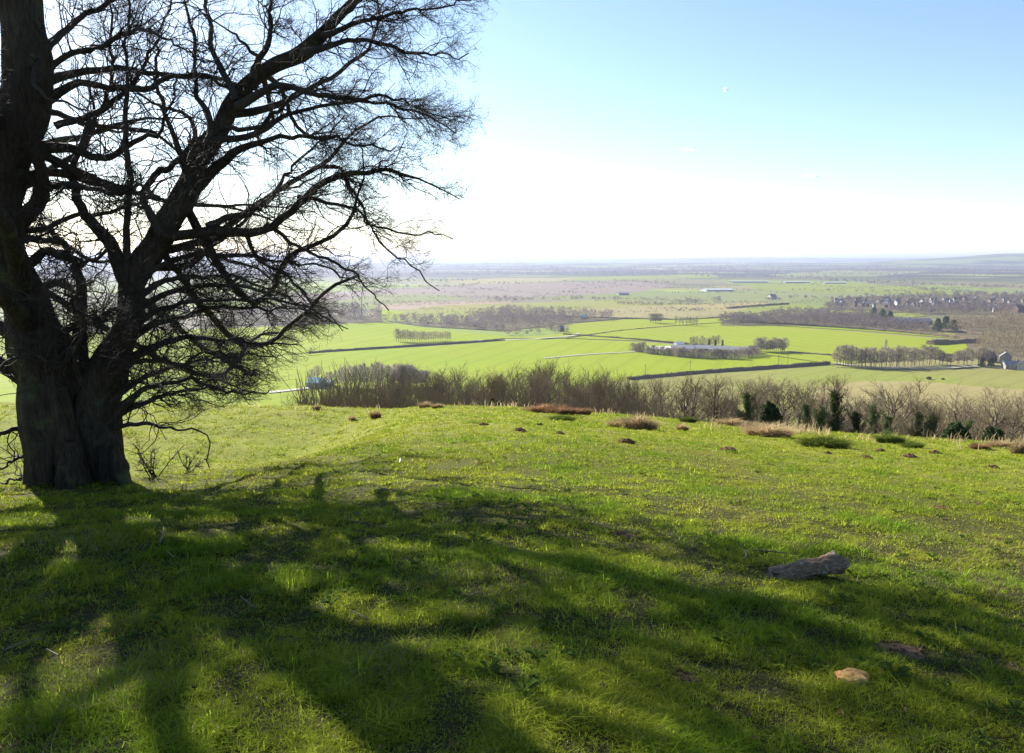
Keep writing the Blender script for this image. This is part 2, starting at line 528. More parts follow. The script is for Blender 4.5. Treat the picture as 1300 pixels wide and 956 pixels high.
F['floor'] = field_mat('wood_floor', (.115, .095, .055), (.15, .13, .07), 0)
for w_ in ([(1040, 393), (1060, 379), (1200, 374), (1440, 375), (1440, 400), (1300, 400), (1180, 399)], [(1240, 450), (1210, 424), (1205, 404), (1300, 401), (1440, 400), (1440, 476), (1280, 462)],
           [(914, 414), (915, 407), (1060, 399), (1180, 404), (1210, 424), (1100, 418), (1000, 413.5)], [(600, 411), (610, 404), (640, 399), (740, 402), (790, 405), (720, 411), (640, 421), (540, 415), (490, 408)],
           [(240, 414), (280, 404), (484, 401), (488, 410), (400, 412)]):
    field('wood_floor', F['floor'], w_)

def strip(name, m, pts, width, lift=.9):
    p = valley([q[0] for q in pts], [q[1] for q in pts])
    s = spline(p, 40)
    T = norm(np.gradient(s, axis=0)); Nn = np.stack([-T[:, 1], T[:, 0], 0 * T[:, 0]], -1)
    A = s + Nn * width / 2; B = s - Nn * width / 2
    V = np.concatenate([A, B]); V[:, 2] = VALLEY + lift
    n = len(s); i = np.arange(n - 1)
    kind(obj(name, mesh(name, V, [np.stack([i + n, i + n + 1, i + 1, i], -1)], m)), 'structure')
strip('farm_track', M['track'], [(690, 456), (745, 451), (800, 448), (815, 446)], 4)
strip('farm_track', M['track'], [(600, 433), (660, 432), (720, 428), (735, 424)], 5, .93)
strip('farm_track', M['track'], [(340, 500), (385, 495), (410, 492)], 6, .96)
strip('road', M['track'], [(1060, 462), (1100, 467), (1180, 469), (1240, 466)], 6, .99)
strip('yard', M['yard'], [(822, 443), (840, 443), (858, 442)], 22, 1.02)

# ------------------------------------------------------------------ the old tree on the spur
BASE = hit_hill(100, 616)
TY = float(BASE[1]) + .25
print('tree', BASE)

def limb_pts(ctrl, dy=0.0, n=26, y0=0.0):
    c = np.array(ctrl, float)
    k = np.linspace(0, 1, len(c))
    y = TY + y0 + dy * k ** 1.3
    P = at_y(c[:, 0], c[:, 1], y)
    f = CP * P[:, 1] - SP * P[:, 2]
    r = c[:, 2] / 2 / FPX * f * (.9 if c[0, 2] > 50 else .74)
    return spline(np.concatenate([P, r[:, None]], 1), n)

def bias_at(P):
    u, v = proj(P)
    b = np.zeros_like(P)
    right = sstep(180, 420, u)
    b[:, 0] = .9 * right - .5 * sstep(60, -80, u)
    b[:, 2] = -.22 * right + .55 * (1 - right) * sstep(330, 120, v) - .12 * sstep(380, 520, v)
    b[:, 0] += .55 * sstep(330, 430, v) * sstep(110, 200, u)
    b[:, 1] = .15 * np.sign(P[:, 1] - TY)
    return b

_EV = np.array([-400, -50, 0, 60, 110, 150, 180, 240, 270, 300, 340, 360, 385, 420, 450, 480, 500, 512, 530, 560, 600, 640])
_EU = np.array([650, 638, 632, 616, 608, 622, 630, 618, 578, 574, 550, 520, 474, 440, 404, 376, 362, 320, 250, 215, 150, 20])
def inside(P, jit=0):
    u, v = proj(P)
    return u < np.interp(v, _EV, _EU) + jit

def grow(P0, D0, L, r0, r1, K, wob, trop, droop=0.0):
    n = len(P0)
    P = np.empty((n, K, 3)); P[:, 0] = P0
    d = norm(D0)
    for k in range(1, K):
        d = norm(d + rng.normal(0, wob, (n, 3)) + trop * bias_at(P[:, k - 1]))
        P[:, k] = P[:, k - 1] + d * (L / (K - 1))[:, None]
    rad = r0[:, None] + (r1 - r0)[:, None] * np.linspace(0, 1, K)[None] ** .8
    return P, rad

def clump(p, sc=1.1, lo=.40, hi=.52):
    n = fbm(p[:, 0] * sc + p[:, 1] * .6, p[:, 2] * sc + p[:, 1] * .9 + 40, 17, 2)
    return rng.random(len(p)) < .12 + .88 * sstep(lo, hi, n)

def children(P, rad, per, t0, lmin, lmax, rfac, rmin, rmax, K, wob, trop, spread=.9, along=.55, gaps=False):
    """side shoots on a set of paths"""
    n, k, _ = P.shape
    idx = np.repeat(np.arange(n), per)
    t = t0 + (1 - t0) * rng.random(len(idx))
    f = t * (k - 1); i = np.clip(f.astype(int), 0, k - 2); w = (f - i)[:, None]
    p = P[idx, i] * (1 - w) + P[idx, i + 1] * w
    tan = norm(P[idx, i + 1] - P[idx, i])
    rp = rad[idx, i]
    rd = norm(rng.normal(0, 1, (len(idx), 3)))
    perp = norm(rd - tan * np.sum(rd * tan, 1, keepdims=True))
    D = tan * along + perp * spread + .35 * bias_at(p)
    L = 1.3 * rng.uniform(lmin, lmax, len(idx)) * (1.05 - .45 * t)
    r0 = np.clip(rp * rfac, rmin, rmax)
    Q, q = grow(p, D, L, r0, r0 * .4, K, wob, trop)
    ok = inside(Q[:, -1], rng.normal(6, 13, len(Q))) & inside(Q[:, K // 2], 6)
    if gaps: ok &= clump(Q[:, -1])
    gz = ground(Q[:, -1, 0], Q[:, -1, 1])
    ok &= (Q[:, -1, 2] > gz + .1) & (Q[:, :, 1].min(1) > TY - 3.8)
    return Q[ok], q[ok]

def build_tree():
    root = thing('hawthorn_tree', 'old bare many-stemmed tree with a fluted trunk and dense dark twigs on the grassy spur', 'tree', BASE)
    inv = -np.array(BASE)
    stemA = limb_pts([(72, 640, 84), (71, 612, 76), (70, 585, 74), (66, 550, 77), (60, 500, 82), (50, 450, 86), (36, 400, 72), (21, 350, 58), (9, 300, 50), (4, 250, 54),
                      (15, 200, 66), (26, 150, 74), (33, 110, 74), (35, 70, 68), (29, 30, 60), (22, -20, 56), (12, -90, 44), (6, -180, 32), (12, -290, 14)], -.25, 70, -.05)
    stemB = limb_pts([(128, 640, 62), (128, 612, 58), (127, 585, 58), (121, 545, 64), (122, 510, 60), (135, 470, 55), (152, 430, 44), (164, 400, 40), (172, 360, 40), (185, 330, 39),
                      (205, 300, 38), (225, 270, 36), (238, 240, 36), (250, 205, 34), (264, 185, 33), (282, 160, 29), (300, 125, 25), (320, 100, 22), (350, 82, 23), (385, 68, 22),
                      (410, 45, 19), (435, 20, 15), (460, -10, 12), (490, -50, 9), (530, -95, 6)], .35, 80, .05)
    stub = limb_pts([(141, 640, 50), (141, 612, 44), (142, 585, 40), (137, 562, 34), (131, 545, 22), (126, 534, 6)], 0, 26, -.12)
    knob = limb_pts([(140, 604, 30), (152, 600, 24), (158, 592, 18), (157, 582, 6)], 0, 10, -.08)
    rootL = limb_pts([(56, 648, 60), (58, 620, 44), (60, 590, 34), (64, 550, 26), (66, 500, 14)], 0, 20, -.32)
    rootM = limb_pts([(100, 645, 54), (98, 615, 44), (92, 585, 38), (84, 550, 34), (74, 510, 30), (64, 470, 14)], 0, 22, -.30)
    rootR = limb_pts([(168, 622, 10), (160, 615, 20), (153, 602, 26), (148, 586, 22), (145, 568, 12)], 0, 16, -.30)
    rootF = limb_pts([(92, 640, 20), (90, 628, 34), (88, 610, 44), (88, 585, 34), (90, 560, 16)], 0, 16, -.55)
    rootW = limb_pts([(32, 634, 10), (41, 624, 20), (49, 608, 28), (53, 588, 24), (56, 565, 12)], 0, 16, -.30)
    def fluted(s, sides, amp, seed):
        K = len(s); a = np.arange(sides) * 2 * math.pi / sides
        kk = np.arange(K)[:, None] * .12
        w = 1 + amp * (np.sin(3 * a[None] + kk * 1.3 + seed) * .6 + np.sin(5 * a[None] - kk * .9 + 2 * seed) * .5 + .9 * (vnoise(a[None] * 2.2 + seed * 7 + 0 * kk, kk * 3.0 + 0 * a[None], seed) - .5))
        return tubes(s[None, :, :3], s[None, :, 3], sides, w[None])
    for s, f in ((stemA, .92), (stemB, .9)):
        k = np.arange(len(s)); e = sstep(6, 16, k)
        s[:, 3] *= (1 - (1 - f) * e) * (1 + .26 * e * (vnoise(k * .31, k * 0., 3) - .5))
        s[:, 0] += .10 * e * (vnoise(k * .22 + 5, k * 0., 8) - .5); s[:, 1] += .12 * e * (vnoise(k * .2 + 9, k * 0., 9) - .5)
    g = Geo()
    for i, (s, sd, am) in enumerate([(stemA, 48, .15), (stemB, 44, .15), (stub, 32, .13), (knob, 16, .2), (rootL, 24, .16), (rootM, 26, .16), (rootR, 18, .2), (rootF, 18, .2), (rootW, 18, .2)]):
        V, Fq = fluted(s, sd, am, i + 1)
        g.add(V + inv, Fq)
    obj('trunk', g.mesh('trunk', M['bark'], True), root)

    LIMBS = [
     ([(30, 390, 46), (5, 335, 40), (-40, 260, 35), (-70, 180, 28), (-100, 80, 20), (-120, -60, 10)], .6),
     ([(4, 292, 36), (38, 268, 32), (56, 240, 27), (62, 205, 24), (52, 165, 20)], -.25),
     ([(40, 485, 34), (-20, 445, 26), (-90, 400, 18), (-150, 370, 8)], -.5),
     ([(242, 250, 20), (262, 222, 19), (282, 198, 17), (320, 180, 12), (360, 173, 9), (400, 180, 7), (440, 190, 5), (490, 205, 3)], -.5),
     ([(208, 300, 18), (245, 296, 17), (270, 290, 18), (300, 290, 18), (325, 285, 17), (350, 272, 16), (375, 252, 15), (388, 232, 14), (400, 215, 13), (420, 205, 12), (450, 196, 10), (480, 187, 9), (520, 190, 6), (550, 197, 4), (578, 210, 2.5)], -.3),
     ([(262, 288, 14), (290, 278, 12), (318, 272, 10), (350, 250, 8), (362, 225, 7), (372, 205, 6), (395, 190, 4), (430, 165, 3)], .4),
     ([(404, 212, 8), (430, 212, 6), (445, 234, 6), (462, 272, 5), (467, 288, 5), (489, 294, 4.5), (515, 298, 4), (543, 298, 3), (568, 304, 2.5)], .3),
     ([(378, 250, 8), (397, 252, 7), (420, 260, 6), (450, 266, 5), (470, 290, 4), (492, 315, 3.5), (520, 335, 3), (545, 350, 2.5)], -.5),
     ([(312, 292, 8), (322, 315, 7), (340, 335, 6), (365, 350, 6), (385, 370, 5), (400, 395, 4), (420, 408, 3), (448, 422, 2.5)], -.4),
     ([(338, 284, 9), (360, 298, 7), (380, 310, 6), (420, 320, 5), (450, 330, 4), (465, 350, 3.5), (490, 368, 3)], .3),
     ([(272, 178, 12), (300, 172, 11), (330, 165, 10), (350, 152, 9), (375, 142, 8), (410, 134, 7), (450, 128, 6), (500, 132, 5), (545, 150, 4), (590, 170, 3)], .5),
     ([(300, 135, 16), (325, 118, 15), (345, 107, 14), (375, 106, 12), (410, 118, 10), (450, 123, 8), (500, 110, 6), (550, 118, 4), (592, 130, 3)], -.6),
     ([(60, 128, 18), (85, 112, 15), (105, 105, 13), (130, 106, 12), (160, 112, 12), (190, 118, 11), (215, 110, 10), (255, 106, 9), (280, 118, 7)], .1),
     ([(60, 88, 14), (90, 68, 11), (115, 60, 10), (145, 52, 9), (165, 38, 9), (185, 28, 8), (210, 32, 6), (240, 45, 4), (275, 50, 3)], -.5),
     ([(36, 190, 22), (75, 187, 18), (100, 192, 17), (125, 196, 14), (150, 185, 12), (175, 165, 10), (200, 150, 8), (215, 120, 6), (222, 80, 4)], -.3),
     ([(104, 191, 14), (112, 165, 13), (122, 140, 11), (135, 118, 9), (142, 80, 7), (140, 40, 5), (150, -10, 4)], .5),
     ([(110, 490, 30), (102, 440, 24), (104, 400, 22), (106, 372, 20), (98, 340, 16), (84, 310, 13), (60, 290, 9)], .4),
     ([(168, 372, 28), (150, 332, 27), (138, 308, 26), (120, 288, 22), (103, 268, 18), (95, 245, 16), (92, 225, 14), (100, 200, 11), (120, 165, 8), (112, 120, 5)], .6),
     ([(160, 345, 14), (158, 280, 13), (160, 230, 12), (158, 180, 10), (162, 130, 8), (168, 80, 6), (170, 30, 5), (165, -40, 4)], -.4),
     ([(206, 300, 16), (192, 272, 14), (186, 250, 12), (199, 230, 13), (215, 218, 12), (224, 200, 7), (215, 180, 4)], -.4),
     ([(300, 128, 14), (286, 95, 12), (270, 60, 9), (262, 20, 8), (256, -30, 6), (240, -90, 4)], .5),
     ([(322, 98, 13), (340, 60, 10), (352, 20, 8), (350, -30, 6), (370, -90, 4)], -.5),
     ([(262, 186, 12), (268, 150, 10), (252, 120, 9), (245, 80, 7), (235, 40, 6), (225, -10, 4)], .6),
     ([(385, 68, 14), (420, 62, 10), (460, 60, 8), (510, 70, 6), (560, 88, 4), (604, 102, 3)], .5),
     ([(410, 45, 12), (450, 30, 9), (500, 25, 6), (560, 28, 4), (618, 14, 3)], -.5),
     ([(440, 14, 10), (480, -10, 8), (530, -30, 6), (590, -45, 4), (640, -60, 3)], .4),
     ([(150, 440, 18), (185, 420, 13), (230, 405, 10), (280, 395, 8), (330, 400, 6), (370, 412, 4), (415, 425, 2.5)], .4),
     ([(138, 470, 20), (170, 455, 15), (205, 445, 12), (250, 440, 9), (300, 445, 7), (345, 453, 4), (385, 462, 2.5)], -.4),
     ([(122, 550, 22), (145, 540, 17), (152, 520, 15), (170, 500, 12), (200, 485, 10), (240, 478, 8), (290, 482, 6), (335, 488, 4), (366, 490, 2.5)], -.3),
     ([(148, 528, 12), (190, 512, 9), (230, 504, 7), (275, 499, 5), (315, 500, 4), (345, 497, 3)], .5),
     ([(140, 543, 10), (180, 540, 7), (215, 543, 5), (238, 546, 4), (256, 560, 3), (248, 590, 2.5)], -.3),
     ([(165, 398, 16), (200, 375, 12), (250, 360, 9), (310, 350, 7), (360, 360, 5), (400, 372, 4), (440, 390, 2.5)], -.5),
     ([(174, 352, 14), (210, 335, 11), (260, 325, 9), (320, 325, 7), (380, 345, 5), (430, 362, 4), (470, 376, 2.5)], .5),
     ([(52, 540, 14), (25, 545, 9), (0, 550, 8), (-40, 565, 6), (-90, 590, 4)], -.4),
     ([(52, 572, 10), (28, 578, 7), (10, 590, 5), (-8, 606, 3)], -.2),
     ([(46, 600, 7), (25, 600, 5), (8, 606, 3)], .2),
     ([(60, 450, 20), (80, 420, 16), (120, 400, 12), (150, 385, 9), (200, 400, 5)], -.5),
     ([(20, 350, 22), (60, 320, 16), (85, 330, 13), (120, 340, 9), (150, 300, 6)], -.5),
     ([(130, 500, 16), (150, 470, 12), (185, 455, 9), (225, 465, 7), (270, 455, 5), (320, 470, 3)], -.9),
     ([(128, 520, 14), (165, 490, 10), (205, 470, 8), (250, 468, 6), (300, 462, 4), (350, 474, 3)], .9),
     ([(150, 430, 14), (190, 400, 10), (240, 385, 8), (290, 380, 6), (340, 385, 4), (385, 400, 3)], -.9),
     ([(168, 385, 14), (205, 355, 10), (255, 345, 8), (300, 340, 6), (350, 358, 4), (410, 380, 3)], .9),
     ([(90, 520, 14), (60, 480, 11), (40, 450, 9), (10, 440, 6), (-30, 450, 4)], -.9),
     ([(110, 500, 14), (95, 460, 11), (100, 420, 9), (85, 380, 7), (60, 350, 5)], -1.0),
     ([(70, 160, 14), (110, 150, 11), (150, 130, 9), (190, 90, 7), (215, 40, 5), (230, -20, 4)], .8),
     ([(60, 60, 14), (100, 30, 11), (140, 10, 9), (190, -20, 7), (240, -30, 4)], .6),
     ([(56, 240, 14), (90, 235, 11), (130, 250, 9), (165, 240, 7), (205, 260, 4)], -.8),
     ([(240, 230, 12), (225, 180, 10), (200, 130, 8), (185, 80, 6), (170, 20, 4)], -.8),
     ([(20, 300, 40), (-60, 270, 30), (-160, 250, 22), (-260, 270, 12), (-340, 300, 5)], .5),
     ([(8, 250, 60), (-40, 190, 48), (-110, 140, 34), (-220, 90, 20), (-320, 60, 8)], -1.8),
     ([(12, 330, 50), (-40, 270, 44), (-90, 200, 34), (-150, 150, 24), (-240, 120, 10)], -1.2),
     ([(20, 200, 40), (-20, 140, 34), (-60, 80, 26), (-90, 0, 14)], -1.6),
     ([(40, 430, 30), (-40, 400, 24), (-140, 360, 16), (-230, 350, 8)], .8),
     ([(30, 330, 30), (-50, 330, 24), (-150, 330, 16), (-250, 370, 6)], -.9),
    ]
    paths = [limb_pts(c, dy * 1.6, 26, 0.0) for c, dy in LIMBS]
    NT = len(paths)
    # limbs that reach towards and away from the viewer; rear ones lengthened to throw shadow
    r2 = np.random.default_rng(12)
    for k in range(22):
        src = (stemA, stemB)[k % 2]
        i = r2.integers(20, len(src) - 22)
        p = src[i, :3]
        sy = -1 if k % 5 == 4 else 1
        d = np.array([r2.uniform(-.2, 1.1), sy * r2.uniform(.6, 1.1), r2.uniform(-.08, .45)])
        d /= np.linalg.norm(d)
        L = r2.uniform(1.5, 3.0) if sy < 0 else r2.uniform(3.0, 6.5)
        q = [p]
        for j in range(7):
            d = d + r2.normal(0, .27, 3) + np.array([.05, .02 * sy, .01]); d /= np.linalg.norm(d)
            q.append(q[-1] + d * L / 7)
        q = np.array(q); rr = np.linspace(min(.016 + .010 * L, src[i, 3] * .5), .004, 8)
        s = spline(np.concatenate([q, rr[:, None]], 1), 26)
        ok = inside(s[:, :3], -20)
        if ok[-1] and (s[:, 1].min() > TY - 3.6):
            paths.append(s)
    NR = len(paths)
    tosun = np.array([math.sin(SUN_AZ), math.cos(SUN_AZ), math.tan(SUN_EL)])
    for src, i0, px_, h0, h1, rr0 in [  # added limbs, shaped so their shadows fall along these streaks of turf
        (stemB, 26, [(400, 588), (500, 584), (620, 588), (740, 596), (880, 606), (1010, 626), (1130, 650)], 1.2, 3.6, .05),
        (stemB, 32, [(420, 602), (540, 608), (660, 618), (800, 630), (950, 650), (1100, 684), (1240, 716)], 1.5, 3.3, .055),
        (stemA, 24, [(330, 604), (440, 592), (560, 580), (680, 580), (800, 588), (900, 598)], 1.1, 3.4, .05),
        (stemB, 38, [(480, 618), (620, 640), (760, 664), (900, 700), (1040, 736), (1200, 790)], 1.9, 3.2, .06),
        (stemA, 22, [(140, 740), (50, 790), (-40, 850)], 2.4, 3.4, .13),
        (stemA, 18, [(60, 695), (0, 735), (-60, 790)], 2.0, 3.2, .13),
        (stemA, 26, [(180, 830), (120, 900), (60, 960)], 3.0, 4.0, .12)]:
        g_ = np.array([hit_hill(u, v, 40) for u, v in px_])
        hh = np.linspace(h0, h1, len(px_))
        q = np.concatenate([src[i0:i0 + 1, :3], g_ + tosun[None] * (hh / tosun[2])[:, None]])
        s_ = spline(np.concatenate([q, np.linspace(rr0, .008, len(q))[:, None]], 1), 26)
        ok = inside(s_[:, :3], -55)
        k = 26 if ok.all() else max(8, int(np.argmin(ok)))
        paths.append(spline(s_[:k], 26))
    for i, s in enumerate(paths):
        jit = np.cumsum(rng.normal(0, .015 if s[0, 3] > .1 else .030, (26, 3)), 0) + rng.normal(0, .012, (26, 3)); jit -= jit[:1]
        s[:, :3] += jit * np.linspace(.2, 1, 26)[:, None]
        big = s[0, 3] > .06
        w = 1 + .10 * np.sin(np.arange(10)[None] * 2 * math.pi / 10 * 2 + np.arange(26)[:, None] * .4 + i) + rng.normal(0, .05, (26, 10))
        V, Fq = tubes(s[None, :, :3], np.maximum(s[None, :, 3] * np.linspace(1, .75, 26), .0032), 10, w[None])
        obj('limb', mesh('limb', V + inv, [Fq], M['bark'] if big else M['bark_twig'], True), root)
    P = np.stack([s[:, :3] for s in paths] + [spline(s[20:], 26)[:, :3] for s in (stemA, stemB)])
    rad = np.stack([s[:, 3] for s in paths] + [spline(s[20:], 26)[:, 3] for s in (stemA, stemB)])
    lens = np.linalg.norm(np.diff(P, axis=1), axis=2).sum(1)
    g = Geo()
    L1s = []
    for a in range(len(P)):
        um = float(proj(P[a].mean(0))[0])
        sp = (.074 if um < 330 else .09) if a < NT else (.30 if a < NR else .13)
        per = max(5, int(lens[a] / sp))
        Q, q = children(P[a:a + 1], rad[a:a + 1], per, .10, .22, .80, .34, .0034, .010, 9, .26, .08)
        L1s.append((Q, q))
    L1 = np.concatenate([a for a, b in L1s]); l1 = np.concatenate([b for a, b in L1s])
    L2, l2 = children(L1, l1, 7, .10, .14, .40, .58, .0024, .0048, 6, .32, .05, .9, .55, True)
    L3, l3 = children(L2, l2, 5, .12, .07, .22, .72, .0019, .0030, 5, .34, .03, .9, .5, True)
    L4, l4 = children(L3, l3, 2, .2, .02, .06, .8, .0015, .0022, 2, .2, .0, 1.0, .3)
    for Q, q, sd in ((L1, l1, 5), (L2, l2, 4), (L3, l3, 3), (L4, l4, 3)):
        V, Fq = tubes(Q, q, sd); g.add(V + inv, Fq)
    # thin shoots of the stem ends
    obj('crown', g.mesh('crown', M['bark_twig'], True), root)
    print('hawthorn paths', len(L1), len(L2), len(L3), len(L4))
build_tree()

def bare_shrub(name, label, px, py, h, seed, n=7, spread=.5, dy=0.):
    p = at_y(px, py, BASE[1] + dy); p[2] = float(ground(p[0], p[1])) - .02
    print(name, proj(p))
    r = np.random.default_rng(seed)
    root = thing(name, label, 'shrub', p)
    D = np.stack([r.normal(0, spread, n), r.normal(0, spread, n), np.ones(n)], -1)
    def gr(P0, D0, L, r0, K, wob):
        Pp = np.empty((len(P0), K, 3)); Pp[:, 0] = P0; d = norm(D0)
        for k in range(1, K):
            d = norm(d + r.normal(0, wob, d.shape)); Pp[:, k] = Pp[:, k - 1] + d * (L / (K - 1))[:, None]
        return Pp, r0[:, None] * np.linspace(1, .5, K)[None]
    A, a = gr(r.normal(0, .03, (n, 3)) * [1, 1, 0], D, r.uniform(.6, 1, n) * h, np.full(n, .008), 7, .22)
    V, Fq = tubes(A, a, 5)
    obj('stem', mesh('stem', V, [Fq], M['bark_twig'], True), root)
    g = Geo()
    i = np.repeat(np.arange(n), 7); k = r.integers(2, 6, len(i))
    B, b = gr(A[i, k], norm(A[i, k] - A[i, k - 1]) + r.normal(0, .6, (len(i), 3)), r.uniform(.12, .35, len(i)) * h, np.full(len(i), .0045), 5, .3)
    g.add(*tubes(B, b, 3))
    i = np.repeat(np.arange(len(B)), 3); k = r.integers(1, 4, len(i))
    C, c = gr(B[i, k], r.normal(0, 1, (len(i), 3)), r.uniform(.05, .12, len(i)) * h, np.full(len(i), .003), 3, .3)
    g.add(*tubes(C, c, 3))
    obj('crown', g.mesh('crown', M['bark_twig'], True), root)
bare_shrub('bare_shrub', 'small leafless shrub on the spur edge just right of the old trunk', 197, 606, .62, 3, 9, .35, .5)
bare_shrub('bare_shrub', 'low dark twiggy shrub further right on the spur edge', 243, 599, .42, 4, 7, .6, 1.1)

# ------------------------------------------------------------------ things on the turf
def blob(g, c, s, seed, sub=20, amp=.3, flat=True, col=None):
    """noisy dome or lump: lat-long grid"""
    a = np.linspace(0, 2 * math.pi, sub, endpoint=False); b = np.linspace(-.5 * math.pi if not flat else -.25, .5 * math.pi, sub // 2 + 1)
    B, A = np.meshgrid(b, a, indexing='ij')
    d = np.stack([np.cos(B) * np.cos(A), np.cos(B) * np.sin(A), np.sin(B)], -1)
    nz = fbm(d[..., 0] * 1.7 + seed * 3.1 + d[..., 2], d[..., 1] * 1.7 + seed * 1.7 - d[..., 2] * .7, seed, 4) - .5
    V = d * (1 + 2 * amp * nz)[..., None] * np.array(s) + np.array(c)
    nb, na = B.shape
    i = np.arange(nb * na).reshape(nb, na)
    Fq = np.stack([i[:-1], np.roll(i, -1, 1)[:-1], np.roll(i, -1, 1)[1:], i[1:]], -1).reshape(-1, 4)
    g.add(V.reshape(-1, 3), Fq, col)

SOIL_SPOTS = []
def molehill(u, v, wpx, label, seed):
    p = hit_hill(u, v)
    w = wpx / FPX * p[1]
    SOIL_SPOTS.append((p[0], p[1], w * .42))
    g = Geo()
    r = np.random.default_rng(seed)
    blob(g, (0, 0, -.01), (w * .42, w * .42, w * .26), seed, 26, .38)
    for k in range(46):
        a = r.uniform(0, 6.28); q = w * .5 * math.sqrt(r.random()) * 1.15
        s = w * r.uniform(.03, .10)
        hh = max(0, w * .22 * (1 - (q / (w * .46)) ** 2))
        blob(g, (q * math.cos(a), q * math.sin(a), hh), (s, s * r.uniform(.7, 1), s * .8), seed + k, 8, .4, False)
    o = obj('molehill', g.mesh('molehill', M['mole'], False), None, p)
    tag(o, label, 'molehill', 'molehills on the turf')
for k, (u, v, w, lb) in enumerate([
    (925, 573, 22, 'brown molehill on sunlit turf, the largest mound left of the row of ivy trees'),
    (1100, 582, 17, 'reddish molehill, leftmost of the right-hand group on sunny turf'),
    (1155, 581, 19, 'reddish molehill in the middle of the right-hand group'),
    (1188, 575, 14, 'dark reddish molehill at the back right of the sunny turf'),
    (1260, 595, 19, 'reddish molehill nearest the right edge of the photo'),
    (1051, 576, 12, 'tiny reddish molehill beside the green anthill'),
    (1118, 573, 13, 'flat brown molehill behind the green anthill'),
    (660, 547, 16, 'brown molehill left of the shadow in the middle of the crest'),
    (614, 540, 14, 'low brown molehill near the crest, left of centre'),
    (665, 549, 10, 'small crumbly molehill touching a larger brown one'),
    (711, 551, 14, 'scattered brown molehill below the long russet tussock'),
    (795, 562, 22, 'flattened brown molehill in front of the large straw tussock'),
    (685, 540, 11, 'small dark molehill just under the russet tussock'),
    ]):
    molehill(u, v, w, lb, 40 + k)

def blades_array(base, h, w, lean, ang, bend, r):
    """three-vertex-row blades: base [n,3]; returns verts [n,5,3]"""
    n = len(base)
    ca, sa = np.cos(ang), np.sin(ang)
    side = np.stack([-sa, ca, np.zeros(n)], -1) * (w / 2)[:, None]
    out = np.stack([ca, sa, np.zeros(n)], -1)
    up = np.array([0, 0, 1.0])
    p1 = base + up * (h * .55)[:, None] + out * (h * lean * .45)[:, None]
    p2 = base + up * (h * (1 - .35 * bend))[:, None] + out * (h * (lean + bend))[:, None]
    return np.stack([base - side, base + side, p1 - side * .8, p1 + side * .8, p2], 1)

def blade_faces(n):
    o = (np.arange(n) * 5)[:, None]
    return [np.concatenate([o + 0, o + 1, o + 3, o + 2], 1), np.concatenate([o + 2, o + 3, o + 4], 1)]

def tussock_mesh(name, seed, rx, h, n, m, spread=1.0):
    n = 1500
    r = np.random.default_rng(seed)
    a = r.uniform(0, 6.283, n); q = np.sqrt(r.random(n))
    base = np.stack([rx * q * np.cos(a), rx * .6 * q * np.sin(a), np.zeros(n)], -1)
    base[:, 2] = -.03 + .22 * h * np.sqrt(np.maximum(0, 1 - q ** 2))
    hh = h * r.uniform(.25, 1.15, n) * (1.05 - .45 * q) * (.55 + .9 * vnoise(base[:, 0] * 5 + seed, base[:, 1] * 5, seed))
    V = blades_array(base, hh, r.uniform(.016, .034, n), .7 * q * spread + np.abs(r.normal(0, .25, n)), a + r.normal(0, .8, n), r.uniform(.2, .9, n), r)
    return mesh(name, V.reshape(-1, 3), blade_faces(n), m)

M['russet'] = foliage('russet_grass', (.36, .21, .115), .45, .2)
M['green_tuft'] = foliage('green_tuft', (.13, .17, .03), .45, .25)
TUS = {}
for key, mm in (('straw', 'straw'), ('russet', 'russet'), ('green', 'green_tuft')):
    for k in range(2):
        TUS[(key, k)] = tussock_mesh('dry_blades', 80 + k + (10 if key == 'russet' else 0), .5, .42, 900, M[mm])
M['mound'] = simple('tussock_core', [(.3, (.10, .075, .04)), (.7, (.20, .15, .08))], 5, .95)
_core = Geo(); blob(_core, (0, 0, -.05), (.26, .17, .07), 5, 18, .3)
CORE = _core.mesh('mound', M['mound'], True)
def tussock(u, v, wpx, hpx, key, label, seed):
    p = hit_hill(u, v)
    k = 1 / FPX * p[1]
    sx = wpx * k / .78; sz = hpx * k / .26
    root = thing('grass_tussock', label, 'tussock', p, seed * .17 % .5 - .25, 'dry tussocks along the crest' if key != 'green' else None)
    o = obj('blades', TUS[(key, seed % 2)], root); o.scale = (sx, max(sx * .8, .3), sz)
    o = obj('mound', CORE, root); o.scale = (sx, max(sx * .8, .3), sz)
